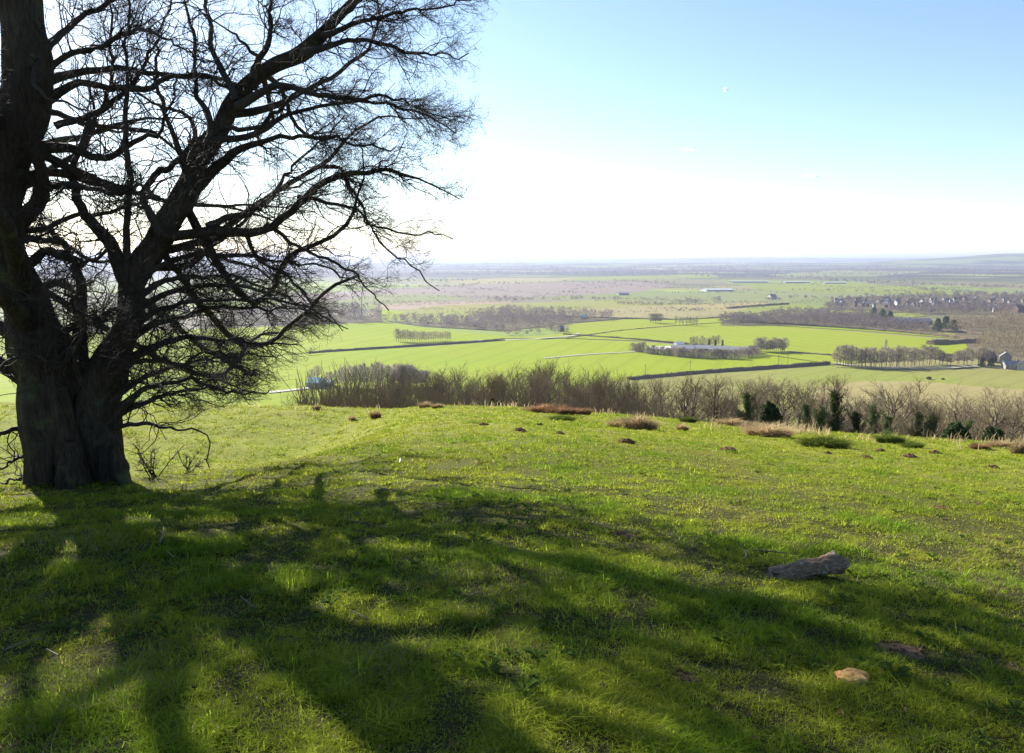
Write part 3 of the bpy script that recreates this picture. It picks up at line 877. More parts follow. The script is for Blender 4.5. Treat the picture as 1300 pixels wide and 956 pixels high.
for k, (u, v, w, h, key, lb) in enumerate([
    (419, 504, 16, 7, 'russet', 'brown tussock on the left crest, right of the teal-roofed barn'),
    (442, 506, 9, 7, 'russet', 'small pointed russet tussock on the left crest'),
    (461, 507, 14, 4, 'straw', 'low flat straw tussock next to the pointed russet one'),
    (480, 508, 16, 4, 'straw', 'low flat straw tussock with a dark front, left part of the crest'),
    (386, 506, 14, 6, 'straw', 'dark straw tussock on the crest at the ends of the lowest twigs'),
    (463, 518, 12, 7, 'russet', 'pointed russet tussock a little below the left crest'),
    (402, 520, 8, 4, 'straw', 'small straw tussock below the crest, under the barn'),
    (477, 531, 10, 6, 'russet', 'small dark clump of dead grass on the sunny slope left of centre'),
    (447, 534, 6, 4, 'straw', 'tiny dead grass clump on the sunny slope, left of a larger one'),
    (541, 518, 14, 5, 'straw', 'straw tussock on the crest in front of the dense brown wood'),
    (555, 518, 10, 4, 'straw', 'faint small tussock right beside the straw tussock of the middle crest'),
    (688, 524, 20, 7, 'russet', 'left end of the long russet tussock on the middle crest'),
    (712, 526, 26, 8, 'russet', 'long russet grass tussock on the middle crest'),
    (738, 526, 18, 5, 'russet', 'right tail of the long russet tussock on the middle crest'),
    (672, 522, 14, 3, 'straw', 'pale flattened grass left of the long russet tussock'),
    (812, 545, 32, 11, 'straw', 'large round straw tussock with a dark front, right of the centre'),
    (786, 542, 20, 6, 'straw', 'pale tussock left of the large round straw tussock'),
    (866, 547, 12, 6, 'straw', 'small dark tussock to the right of the large round one'),
    (714, 534, 22, 4, 'green', 'flat green tuft beneath the long russet tussock'),
    (975, 554, 40, 9, 'straw', 'wide pale straw tussock with a dark front below the dark evergreen bush'),
    (990, 555, 22, 8, 'straw', 'right half of the wide pale straw tussock'),
    (930, 540, 26, 5, 'straw', 'long pale strip of dry grass on the crest under the bare trees'),
    (955, 544, 20, 5, 'straw', 'short pale strip of dry grass to the right of the longer one'),
    (874, 536, 16, 4, 'green', 'flat dark green tuft on the crest below a bare tree'),
    (1046, 568, 40, 8, 'green', 'green grassy anthill on the right of the sunny turf'),
    (1130, 562, 26, 7, 'green', 'rounded dull green anthill near the right-hand crest'),
    (1158, 569, 20, 5, 'green', 'low flat dark green tuft right of the rounded anthill'),
    (1175, 555, 30, 5, 'straw', 'straw tussock with a dark front at the right crest under the ivy trees'),
    (1235, 558, 30, 6, 'straw', 'long straw tussock with a dark front near the right edge'),
    (1265, 558, 24, 6, 'straw', 'second straw tussock from the right edge along the crest'),
    (1243, 570, 16, 5, 'russet', 'small brown tussock on the turf near the right edge'),
    (1270, 568, 24, 5, 'straw', 'pale spread tussock on the turf near the right edge'),
    (1294, 576, 18, 12, 'straw', 'tall straw tussock cut by the right edge of the photo'),
    ]):
    tussock(u, v, w, h, key, lb, k)

# log
def build_log():
    p = hit_hill(1022, 733)
    sc = p[1] / .9 / FPX
    root = thing('fallen_log', 'short weathered grey-brown log lying on the shaded grass at lower right', 'log', p)
    SOIL_SPOTS.append((p[0], p[1], .05))
    L = 98 * sc; rad = 12 * sc
    n, sd = 40, 40
    t = np.linspace(0, 1, n)
    x = (t - .5) * L
    r = rad * (.82 + .34 * t + .10 * np.sin(t * 5 + .4) + .18 * sstep(.8, 1, t) + .10 * sstep(.2, 0, t))
    a = np.arange(sd) * 2 * math.pi / sd
    A, X = np.meshgrid(a, x); RR = np.broadcast_to(r[:, None], A.shape).copy()
    grain = fbm(A * 2.6 + 3, X * 9, 17, 3) - .5
    RR *= 1 + .30 * grain + .22 * (fbm(A * 5, X * 30, 29, 3) - .5) + .10 * (vnoise(A * 7, X * 3, 3) - .5)
    cut = np.maximum(0, np.cos(A - 1.9) - .55) * .6 * sstep(.35, .95, (X / L + .5))
    RR *= 1 - cut
    V = np.stack([X + .03 * L * np.sin(A * 3), RR * np.cos(A), rad * .80 + RR * np.sin(A)], -1)
    V[-1, :, 0] += .05 * L * (vnoise(a * 2, a * 0, 9) - .5); V[0, :, 0] += .06 * L * (vnoise(a * 3, a * 0, 19) - .5)
    i = np.arange(n * sd).reshape(n, sd)
    Fq = np.stack([i[:-1], i[1:], np.roll(i, -1, 1)[1:], np.roll(i, -1, 1)[:-1]], -1).reshape(-1, 4)
    m, tt, out = nodes('weathered_bark')
    v = coord(tt, (6, 40, 40)); v2 = coord(tt)
    n1 = noise(tt, 2.2, 8, .65, v); n2 = noise(tt, 14, 4, .6, v2)
    c = ramp(tt, n1, [(.3, (.085, .055, .034)), (.55, (.25, .17, .105)), (.75, (.40, .31, .22))])
    c = mixc(tt, ramp(tt, n2, [(.55, (0, 0, 0)), (.66, (1, 1, 1))]), c, (.46, .39, .32))
    principled(tt, out, c, .85, bump(tt, n1, 1.0, .02), .2)
    body = obj('bark', mesh('log_bark', V.reshape(-1, 3), [Fq], m, True), root)
    wood = simple('log_end_wood', [(.3, (.10, .075, .05)), (.7, (.33, .27, .22))], 30, .9, .01)
    for e, s in ((0, -1), (n - 1, 1)):
        ring = V[e]; c0 = ring.mean(0) + np.array([-s * .03 * L, 0, 0])
        mid = c0 + (ring - c0) * .55 + np.array([-s * .012 * L, 0, 0])
        VV = np.concatenate([ring, mid, c0[None]])
        k = np.arange(sd); k2 = np.roll(k, -1)
        q = np.stack([k, k2, k2 + sd, k + sd], -1); tr = np.stack([k + sd, k2 + sd, np.full(sd, 2 * sd)], -1)
        obj('end_grain', mesh('end_grain', VV, [q, tr], wood), root)
    root.rotation_euler = (R(4), R(-4), R(20))
build_log()

def build_rock():
    p = hit_hill(1081, 866)
    w = 48 / FPX * p[1]
    g = Geo()
    blob(g, (0, 0, .008), (w * .50, w * .36, w * .34), 61, 40, .48)
    V = np.concatenate(g.V); V[:, 2] = np.where(V[:, 2] > w * .20, w * .20 + (V[:, 2] - w * .20) * .3, V[:, 2])
    me = mesh('flint_stone', V, [np.concatenate(f) for f in g.F.values()], M['rock'], False)
    o = obj('flint_stone', me, None, p)
    SOIL_SPOTS.append((p[0], p[1], w * .22))
    tag(o, 'flat ochre yellow stone lying in the grass at the bottom right', 'stone')
build_rock()

def soil_patch(u, v, wpx, hpx, seed):
    p = hit_hill(u, v)
    w = wpx / FPX * p[1] * .55; d = hpx / FPX * p[1] * 1.6
    SOIL_SPOTS.append((p[0], p[1], min(w, d) * .9))
    n = 26
    a = np.linspace(0, 6.283, 40, endpoint=False); q = np.linspace(0, 1, n)
    Q, A = np.meshgrid(q, a, indexing='ij')
    e = .65 + .7 * vnoise(np.cos(A) * 1.8 + seed, np.sin(A) * 1.8, seed)
    X = Q * e * w * np.cos(A); Y = Q * e * d * np.sin(A)
    Z = ground(X + p[0], Y + p[1]) - p[2] + .012 * (1 - Q ** 2) + .02 * (fbm((X + p[0]) * 18, (Y + p[1]) * 18, seed, 3) - .42) - .012 * Q ** 6
    i = np.arange(n * 40).reshape(n, 40)
    Fq = np.stack([i[:-1], np.roll(i, -1, 1)[:-1], np.roll(i, -1, 1)[1:], i[1:]], -1).reshape(-1, 4)
    g = Geo(); g.add(np.stack([X, Y, Z], -1).reshape(-1, 3), Fq[:, ::-1])
    r = np.random.default_rng(seed)
    for k in range(26):
        t = r.uniform(0, 6.28); qq = math.sqrt(r.random()); s = r.uniform(.004, .014)
        bx, by = qq * w * math.cos(t), qq * d * math.sin(t)
        blob(g, (bx, by, float(ground(bx + p[0], by + p[1])) - p[2] + .012), (s, s, s * .8), seed + k, 8, .4, False)
    o = obj('bare_soil', g.mesh('bare_soil', M['soil'] if seed % 2 else M['mole'], True), None, p)
    kind(o, 'structure')
for k, (u, v, w, h) in enumerate([(792, 680, 44, 13), (1145, 828, 70, 26), (868, 862, 44, 12), (1240, 640, 20, 6), (1190, 645, 34, 8), (360, 816, 34, 10), (640, 634, 26, 8), (1285, 850, 30, 14)]):
    soil_patch(u, v, w, h, 70 + k)

def stick(pts, rpx, label, seed, lift=.03):
    P = np.array([hit_hill(u, v) for u, v in pts])
    o0 = P[0].copy()
    P[:, 2] += lift
    s = spline(P - o0, 14)
    r = np.full(14, .75 * rpx / FPX * P[0, 1] / 2) * np.linspace(1, .6, 14)
    V, Fq = tubes(s[None], r[None], 6)
    tag(obj('fallen_stick', mesh('fallen_stick', V, [Fq], M['pale_stick'], True), None, o0), label, 'stick', 'sticks lying in the grass')
M['pale_stick'] = simple('pale_stick', [(.3, (.08, .06, .045)), (.7, (.20, .165, .125))], 20, .8)
stick([(203, 698), (208, 686), (208, 677)], 3, 'short crooked grey stick standing up in the grass right of the trunk shadow', 1, .05)
stick([(212, 706), (218, 711), (222, 714)], 3, 'tiny grey stick in the grass just below the crooked one', 2)
stick([(306, 764), (316, 773), (326, 780)], 2.5, 'thin grey stick on the lit grass right of the trunk shadow', 3)
stick([(6, 834), (30, 825), (55, 818)], 3, 'long pale stick in the dark grass at the bottom left corner', 4)
stick([(60, 833), (67, 837), (75, 841)], 3, 'short pale stick beside the lit tuft at the bottom left', 5)
stick([(445, 784), (456, 787), (468, 793)], 2.5, 'thin stick in the grass at the bottom, left of centre', 6)
stick([(956, 707), (975, 708), (998, 711)], 3, 'pale dead twig behind the fallen log', 7, .05)
stick([(946, 706), (947, 712), (944, 717)], 4, 'whitish broken twig end left of the fallen log', 8, .04)

# feather
def feather():
    p = hit_hill(507, 590)
    r = np.random.default_rng(3)
    t = np.linspace(0, 1, 9)
    w = .012 * np.sin(math.pi * np.clip(t * .95 + .04, 0, 1)) + .001
    sp = np.stack([.015 * np.sin(t * 2), 0 * t, .03 + .075 * t], -1)
    V = np.concatenate([sp - np.stack([w, 0 * w, 0 * w], -1), sp + [0, .004, 0], sp + np.stack([w, 0 * w, 0 * w], -1)])
    i = np.arange(8)
    Fq = np.concatenate([np.stack([i, i + 9, i + 10, i + 1], -1), np.stack([i + 9, i + 18, i + 19, i + 10], -1)])
    m = foliage('white_feather', (.75, .75, .75), .3, .05)
    tag(obj('white_feather', mesh('white_feather', V, [Fq], m), None, p), 'tiny white feather stuck upright in the grass near the upper shadow edge', 'feather')
feather()

# ------------------------------------------------------------------ turf: blades (nobody could count them)
def build_grass():
    r = np.random.default_rng(99)
    nt_, nb = 78000, 11
    def scatter(k):
        th = r.uniform(R(-41), R(41), k); q = np.exp(r.uniform(math.log(1.7), math.log(46), k))
        side = r.random(k) < .2                      # the turf goes on to both sides of the view
        th = np.where(side, np.sign(th) * r.uniform(R(41), R(68), k), th); q = np.where(side, np.exp(r.uniform(math.log(1.3), math.log(11), k)), q)
        return q * np.sin(th), q * np.cos(th)
    tx, ty = scatter(nt_)
    ta = r.uniform(0, 6.283, (nt_, nb)); tr_ = np.abs(r.normal(0, 1, (nt_, nb))) * (.012 + .0022 * np.hypot(tx, ty))[:, None]
    ux, uy = scatter(325000)
    x = np.concatenate([(tx[:, None] + tr_ * np.cos(ta)).ravel(), ux]); y = np.concatenate([(ty[:, None] + tr_ * np.sin(ta)).ravel(), uy])
    n = len(x)
    a0 = np.concatenate([ta.ravel() + r.normal(0, .5, nt_ * nb), r.uniform(0, 6.283, len(ux))])
    tv = np.concatenate([np.repeat(r.normal(0, 1, nt_), nb), r.normal(0, 1, len(ux)) * .6])
    rr = np.hypot(x, y)
    c1 = fbm(x * 1.3, y * 1.3, 51, 3); c2 = fbm(x * 4.5 + 7, y * 4.5, 61, 3); c3 = fbm(x * .35, y * .35, 71, 2)
    keep = r.random(n) < np.clip(.36 + 2.6 * (c2 - .34), .18, 1)
    for sx, sy, sr in SOIL_SPOTS:
        dd = np.hypot(x - sx, y - sy) / sr
        keep &= ~((dd < 1) & (r.random(n) > .05 + .5 * np.clip(dd - .6, 0, 1)))
    x, y, rr, c1, c2, c3, a0, tv = (a[keep] for a in (x, y, rr, c1, c2, c3, a0, tv)); n = len(x)
    z = ground(x, y)
    far = np.clip((rr - 6) / 30, 0, 1)
    h = (.015 + .040 * np.clip(c1 - .25, 0, 1) + .068 * np.clip(c2 - .42, 0, 1)) * r.uniform(.55, 1.5, n) * np.exp(.2 * tv)
    h *= (1 + .5 * far)
    w = (.0032 + .0010 * np.maximum(rr - 4, 0) ** .9) * r.uniform(.7, 1.3, n)
    ang = a0; lean = np.abs(r.normal(.55, .45, n)); bend = r.uniform(.2, 1.1, n)
    V = blades_array(np.stack([x, y, z - .006], -1), h, w, lean, ang, bend, r)
    lush = np.clip((c1 - .35) * 2.2, 0, 1)[:, None]
    g0 = np.array([.280, .315, .034]); g1 = np.array([.140, .235, .020])
    col = g0 * (1 - lush) + g1 * lush
    col = col * (1 + .45 * (c3 - .5))[:, None] * r.uniform(.75, 1.25, (n, 1)) * np.exp(.16 * tv)[:, None]
    yel = far[:, None] * .55
    col = col * (1 - yel) + np.array([.310, .325, .042]) * yel
    c4 = fbm(x * .9 + 31, y * .9, 141, 3)
    dead = (r.random(n) < .04 + .16 * np.clip(.45 - c2, 0, 1) + .30 * sstep(.60, .72, c4))[:, None]
    col = np.where(dead, np.array([.30, .24, .12]) * r.uniform(.6, 1.2, (n, 1)), col)
    C = np.repeat(col[:, None, :], 5, 1).reshape(-1, 3)
    o = obj('grass', mesh('grass', V.reshape(-1, 3), blade_faces(n), M['blade'], False, C))
    kind(o, 'stuff')
    print('grass blades', n)
build_grass()

M['dead_leaf'] = foliage('dead_leaf', (.20, .125, .065), .2, .35)
M['weed'] = foliage('broad_leaf', (.085, .135, .028), .35, .3)
def weeds():
    # low broad-leaved rosettes in the turf
    r = np.random.default_rng(321); k = 900; m = 8
    th = r.uniform(R(-40), R(40), k); q = np.exp(r.uniform(math.log(2.0), math.log(14), k))
    cx, cy = q * np.sin(th), q * np.cos(th)
    keep = fbm(cx * .8, cy * .8, 131, 2) > .48; cx, cy = cx[keep], cy[keep]; k = len(cx)
    a = (r.uniform(0, 6.28, (k, 1)) + np.arange(m)[None] * 6.283 / m + r.normal(0, .25, (k, m))).ravel()
    L = (r.uniform(.03, .065, (k, 1)) * r.uniform(.6, 1.2, (k, m))).ravel(); W = L * r.uniform(.30, .5, k * m)
    b = np.repeat(np.stack([cx, cy, ground(cx, cy) + .012], -1), m, 0)
    o = np.stack([np.cos(a), np.sin(a), 0 * a], -1); sd = np.stack([-np.sin(a), np.cos(a), 0 * a], -1); up = np.array([0, 0, 1.])
    h = L * r.uniform(.15, .7, k * m)
    mid = b + o * (L * .55)[:, None] + up * h[:, None]
    V = np.stack([b, mid - sd * (W / 2)[:, None], b + o * L[:, None] + up * (h * .7)[:, None], mid + sd * (W / 2)[:, None]], 1)
    i = (np.arange(len(V)) * 4)[:, None]
    kind(obj('weeds', mesh('weeds', V.reshape(-1, 3), [np.concatenate([i, i + 1, i + 2], 1), np.concatenate([i, i + 2, i + 3], 1)], M['weed'])), 'stuff')

def litter():
    r = np.random.default_rng(123); n = 650
    th = r.uniform(R(-40), R(40), n); q = np.exp(r.uniform(math.log(2.2), math.log(16), n))
    x, y = q * np.sin(th), q * np.cos(th)
    p = np.stack([x, y, ground(x, y) + r.uniform(.012, .035, n)], -1)
    kind(obj('fallen_leaves', leaves('fallen_leaves', p, r, .011, M['dead_leaf'])), 'stuff')

# pale rough grass along the lip of the scarp
def rough_lip():
    r = np.random.default_rng(5)
    n = 26000
    x = r.uniform(-16, 24, n)
    e = 30 - .35 * np.clip(x, -60, 40)
    y = e + r.normal(.5, 1.2, n) - 2.0 * (x > 4)
    x2 = x; c = fbm(x2 * .5, y * .5, 91, 3)
    k = r.random(n) < np.clip((c - .54) * 5, 0, 1) * np.where(x2 > 6, .8, .10)
    x2, y = x2[k], y[k]; n = len(x2)
    h = r.uniform(.12, .42, n); w = r.uniform(.012, .03, n)
    V = blades_array(np.stack([x2, y, ground(x2, y) - .02], -1), h, w, np.abs(r.normal(.2, .2, n)), r.uniform(0, 6.28, n), r.uniform(.1, .7, n), r)
    kind(obj('rough_grass', mesh('rough_grass', V.reshape(-1, 3), blade_faces(n), M['straw'])), 'stuff')
rough_lip()

# ------------------------------------------------------------------ leafless trees of the scarp
def rgrow(r, P0, D0, L, r0, K, wob, up):
    P = np.empty((len(P0), K, 3)); P[:, 0] = P0; d = norm(D0)
    for k in range(1, K):
        d = norm(d + r.normal(0, wob, d.shape) + np.array([0, 0, up])); P[:, k] = P[:, k - 1] + d * (L / (K - 1))[:, None]
    return P, r0[:, None] * np.linspace(1, .35, K)[None]

def rchild(r, P, rad, per, t0, l0, l1, rf, rmin, K, wob, up, spread):
    n, k, _ = P.shape
    i = np.repeat(np.arange(n), per); t = t0 + (1 - t0) * r.random(len(i))
    f = t * (k - 1); a = np.clip(f.astype(int), 0, k - 2); w = (f - a)[:, None]
    p = P[i, a] * (1 - w) + P[i, a + 1] * w; tan = norm(P[i, a + 1] - P[i, a])
    rd = norm(r.normal(0, 1, (len(i), 3))); perp = norm(rd - tan * np.sum(rd * tan, 1, keepdims=True))
    return rgrow(r, p, tan + perp * spread, r.uniform(l0, l1, len(i)) * (1.15 - .6 * t), np.maximum(rad[i, a] * rf, rmin), K, wob, up)

def bare_tree_mesh(seed, H=11., stems=1, spread=.9, limbs=13, ivy=0.0, upr=.05, tw=1.0):
    r = np.random.default_rng(seed)
    D = np.stack([r.normal(0, .06 if stems == 1 else .22, stems), r.normal(0, .06 if stems == 1 else .22, stems), np.ones(stems)], -1)
    T, t = rgrow(r, np.concatenate([r.normal(0, .02 if stems == 1 else .25, (stems, 2)), np.full((stems, 1), -.5)], 1), D, H * r.uniform(.82, .96, stems), np.full(stems, .036 * H / math.sqrt(stems) ** .9 * .55), 12, .05, .03)
    A, a = rchild(r, T, t, max(4, limbs // stems), .22, .26 * H, .5 * H, .55, .03, 8, .10, upr, spread)
    B, b = rchild(r, A, a, 9, .15, .09 * H, .22 * H, .5, .018 * tw, 6, .13, upr, .8)
    C, c = rchild(r, B, b, 8, .10, .04 * H, .11 * H, .6, .010 * tw, 4, .16, upr, .8)
    g = Geo(); g.add(*tubes(T, t, 8)); g.add(*tubes(A, a, 5))
    trunk = g.mesh('trunk', M['bark_far'], True)
    g = Geo(); g.add(*tubes(B, b, 3)); g.add(*tubes(C, c, 3))
    crown = g.mesh('crown', M['twig'], True)
    iv = None
    if ivy:
        n = 6000
        k = r.integers(0, stems, n); f = r.random(n) ** .8 * ivy * 11; i = np.clip(f.astype(int), 0, 10); w = (f - i)[:, None]
        p = T[k, i] * (1 - w) + T[k, i + 1] * w
        ext = (.30 + .95 * fbm(p[:, 2] * .7 + seed, k * 3.1, seed, 3) * (1 - .5 * f / 11))[:, None]
        p = p + norm(r.normal(0, 1, (n, 3))) * ext * np.sqrt(r.random((n, 1))) * .95
        ka = r.integers(0, len(A), 2600); fa = r.random(2600) ** 1.6 * 5; ia = fa.astype(int); wa = (fa - ia)[:, None]
        pa = A[ka, ia] * (1 - wa) + A[ka, ia + 1] * wa + r.normal(0, .22, (2600, 3))
        pa = pa[pa[:, 2] < H * .8]
        p = np.concatenate([p, pa])
        iv = leaves('ivy', p, r, .15, M['ivy'])
    return trunk, crown, iv

def leaves(name, p, r, s, m):
    n = len(p)
    a = norm(r.normal(0, 1, (n, 3))); b = norm(np.cross(a, r.normal(0, 1, (n, 3))))
    ss = s * r.uniform(.6, 1.3, (n, 1))
    V = np.stack([p - a * ss, p + b * ss * .6, p + a * ss, p - b * ss * .6], 1)
    o = (np.arange(n) * 4)[:, None]
    return mesh(name, V.reshape(-1, 3), [np.concatenate([o, o + 1, o + 2, o + 3], 1)], m)

VAR = {}
for k in range(5): VAR[('tree', k)] = bare_tree_mesh(200 + k, 11, 1, .85, 14)
for k in range(4): VAR[('coppice', k)] = bare_tree_mesh(220 + k, 11, 5, .55, 20, 0, .08)
for k in range(2): VAR[('ivy', k)] = bare_tree_mesh(240 + k, 11, 1 + k, .85, 14, .95)
for k in range(1): VAR[('round', k)] = bare_tree_mesh(250 + k, 11, 1, 1.1, 20, 0, .02)

TOPS_U = [380, 405, 425, 450, 500, 540, 580, 620, 650, 690, 720, 760, 800, 822, 835, 850, 880, 920, 960, 1000, 1030, 1065, 1100, 1150, 1180, 1220, 1250, 1300, 1360]
TOPS_V = [514, 506, 494, 486, 481, 477, 481, 483, 485, 474, 481, 483, 486, 496, 506, 486, 479, 481, 490, 490, 488, 479, 490, 500, 508, 506, 505, 499, 498]
def scarp_tree(u, y, vtop, kindk, k, label, group=None, wide=1.0):
    top = at_y(u, vtop, y)
    z = float(ground(top[0], top[1]))
    h = max(3.0, top[2] - z)
    tr, cr, iv = VAR[(kindk, k)]
    root = thing('ivy_tree' if iv else 'bare_tree', label, 'tree', (top[0], top[1], z), random.uniform(0, 6.28), group)
    s = h / 10.6
    root.scale = (s * wide, s * wide, s)
    obj('trunk', tr, root); obj('crown', cr, root)
    if iv: obj('ivy', iv, root)
rs = np.random.default_rng(31)
# the dense thin wood left of centre
for i in range(96):
    u = 386 + (826 - 386) * ((i * .618034) % 1.0)
    y = 46 + 60 * rs.random()
    vt = float(np.interp(u, TOPS_U, TOPS_V)) + rs.uniform(0, 17)
    scarp_tree(u, y, vt, 'coppice' if rs.random() < .72 else 'tree', int(rs.integers(0, 4)), 'thin leafless grey-brown tree in the dense wood below the middle crest', 'bare trees of the wood below the crest', rs.uniform(.8, 1.1))
# the looser belt on the right
for i in range(44):
    u = 838 + (1330 - 838) * ((i * .618034 + .3) % 1.0)
    y = 37 + 44 * rs.random()
    vt = float(np.interp(u, TOPS_U, TOPS_V)) + rs.uniform(1, 22)
    scarp_tree(u, y, vt, 'coppice' if rs.random() < .22 else 'tree', int(rs.integers(0, 4)), 'leafless pale brown tree in the belt below the right-hand crest', 'bare trees of the belt below the right crest', rs.uniform(.9, 1.3))
scarp_tree(692, 66, 474, 'round', 0, 'broad round-headed bare tree standing above the dense wood in the middle')
for u, vt, k, lb in [(877, 480, 0, 'leafless tree with a forked trunk, leftmost of the loose belt on the right'), (905, 476, 1, 'tall straight leafless tree with a thick trunk, left end of the loose belt'),
                     (938, 482, 2, 'leafless tree with a dark leaning trunk in the left part of the loose belt'), (962, 490, 3, 'leafless tree with spreading fan of stems right of the leaning trunk'),
                     (1262, 504, 4, 'bare tree with a dark zigzag trunk near the right edge of the belt'), (1283, 500, 2, 'last big bare tree at the right edge of the belt')]:
    scarp_tree(u, 40, vt, 'tree', k, lb, None, 1.1)
for u, y, vt, k, lb in [(1065, 38, 484, 0, 'tallest ivy-clad tree in the belt below the right crest'), (1040, 38, 505, 1, 'dark ivy-clad tree with low branches, left of the tallest ivy tree'),
                        (1092, 40, 512, 0, 'slim ivy-clad tree right of the tallest ivy tree'), (1113, 38, 513, 1, 'bushy ivy-clad tree with an arm of ivy hanging right'),
                        (952, 38, 512, 0, 'short ivy-clad stem behind the evergreen bush'), (1168, 38, 528, 0, 'thin ivy-clad stem in the low scrub on the right'),
                        (1184, 38, 530, 0, 'small ivy-clad stem left of the broad dark ivy clump'), (1200, 38, 522, 1, 'broad dark ivy clump near the right crest')]:
    scarp_tree(u, y, vt, 'ivy', k, lb)
def bush(u, y, vtop, wpx, label, seed, m='evergreen'):
    top = at_y(u, vtop, y); z = float(ground(top[0], top[1])); h = max(1.2, top[2] - z); w = wpx / FPX * y / 2
    r = np.random.default_rng(seed); n = 3000
    root = thing('evergreen_bush', label, 'bush', (top[0], top[1], z))
    d = norm(r.normal(0, 1, (n, 3))); q = r.random((n, 1)) ** .45
    lump = (.7 + .6 * fbm(d[:, 0] * 2 + seed, d[:, 2] * 2 + d[:, 1], seed, 3))[:, None]
    p = d * q * lump * np.array([w, w, h * .52]) + np.array([0, 0, h * .5])
    obj('foliage', leaves('foliage', p, r, .15, M[m]), root)
    g = Geo(); g.add(*tubes(np.array([[[0, 0, -.3], [.05, 0, h * .4], [0, .1, h * .8]]]), np.array([[.14, .1, .03]]), 7))
    obj('trunk', g.mesh('trunk', M['bark_far'], True), root)
bush(979, 38, 511, 24, 'round dark evergreen bush standing at the foot of the loose bare belt', 1)
bush(1215, 34, 540, 30, 'low dark evergreen bush near the right crest', 2)
bush(1262, 33, 543, 22, 'flat dark green bush low in the belt near the right edge', 3)
bush(627, 42, 508, 14, 'small dark ivy bush in front of the dense middle wood', 4)

def undergrowth():
    """brown scrub between the stems, a tangle nobody could count"""
    r = np.random.default_rng(77); n = 26000
    u = r.uniform(380, 1340, n); y = r.uniform(40, 110, n)
    x = at_y(u, 520, y)[:, 0]
    c = fbm(x * .12, y * .12, 12, 3)
    h = r.uniform(.6, 2.4, n) * np.where(u > 838, .6, 1) * (.5 + c)
    z = ground(x, y)
    lean = r.normal(0, .28, (n, 2))
    P = np.stack([np.stack([x, y, z - .1], -1), np.stack([x + lean[:, 0] * h * .5 + r.normal(0, .1, n), y + lean[:, 1] * h * .5, z + h * .55], -1), np.stack([x + lean[:, 0] * h, y + lean[:, 1] * h, z + h], -1)], 1)
    V, Fq = tubes(P, np.stack([np.full(n, .028), np.full(n, .018), np.full(n, .008)], 1), 3)
    kind(obj('undergrowth', mesh('undergrowth', V, [Fq], M['twig'])), 'stuff')
undergrowth()
weeds()
litter()

# ------------------------------------------------------------------ valley trees, woods and hedges
def sliver_crown(r, n, h, w, shape, wide):
    """n thin upright twig slivers filling a crown of height h, half width w"""
    a = r.uniform(0, 6.283, n); q = np.sqrt(r.random(n)); t = r.random(n)
    if shape == 'poplar': prof = np.sin(math.pi * np.clip(t * .8 + .16, 0, 1)) ** .7; z0 = .22 * h
    elif shape == 'round': prof = np.sqrt(np.clip(1 - (2 * t - 1) ** 2, 0, 1)); z0 = .22 * h
    else: prof = np.clip(1.1 - t * .8, 0, 1); z0 = .05 * h
    p0 = np.stack([prof * w * q * np.cos(a), prof * w * q * np.sin(a), z0 + t * (h - z0) * .86], -1)
    d = np.stack([np.cos(a) * .5 * q, np.sin(a) * .5 * q, np.full(n, 1.0)], -1) + r.normal(0, .3, (n, 3))
    L = (h * .14 * r.uniform(.5, 1.3, n))[:, None]
    p1 = p0 + norm(d) * L
    s = norm(np.cross(d, r.normal(0, 1, (n, 3)))) * wide * r.uniform(.5, 1.2, (n, 1)) / 2
    return np.stack([p0 - s, p0 + s, p1], 1)

def valley_tree_meshes(seed, shape, h, w, n, wide, tw, m):
    r = np.random.default_rng(seed)
    S = sliver_crown(r, n, h, w, shape, wide)
    crown = mesh('crown', S.reshape(-1, 3), [np.arange(n * 3).reshape(-1, 3)], m)
    T, t = rgrow(r, np.array([[0, 0, -.3]]), np.array([[0, 0, 1.]]), np.array([h * .8]), np.array([tw]), 6, .03, .02)
    A, a = rchild(r, T, t, 8, .3, .15 * h, .32 * h, .5, .08, 4, .1, .15, .5)
    g = Geo(); g.add(*tubes(T, t, 6)); g.add(*tubes(A, a, 3))
    return g.mesh('trunk', M['bark_far'], True), crown
VT = {}
for k in range(3):
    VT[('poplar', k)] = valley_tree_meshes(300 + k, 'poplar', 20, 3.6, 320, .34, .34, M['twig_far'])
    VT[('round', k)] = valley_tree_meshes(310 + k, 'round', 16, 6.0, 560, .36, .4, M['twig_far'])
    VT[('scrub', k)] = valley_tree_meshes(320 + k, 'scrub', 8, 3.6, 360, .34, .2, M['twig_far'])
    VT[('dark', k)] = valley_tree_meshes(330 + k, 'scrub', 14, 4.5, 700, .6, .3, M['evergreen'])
VH = {'poplar': 20, 'round': 16, 'scrub': 8, 'dark': 14}
def valley_tree(u, v, hpx, shape, label, group=None, wide=1.0):
    p = valley(u, v); p[2] = VALLEY + .1
    h = hpx / FPX * p[1]
    s = h / VH[shape]
    root = thing({'poplar': 'poplar_tree', 'round': 'bare_tree', 'scrub': 'bare_tree', 'dark': 'evergreen_tree'}[shape], label, 'tree', p, random.uniform(0, 6.28), group)
    root.scale = (s * wide, s * wide, s)
    k = random.randrange(3)
    tr, cr = VT[(shape, k)]
    obj('trunk', tr, root); obj('crown', cr, root)
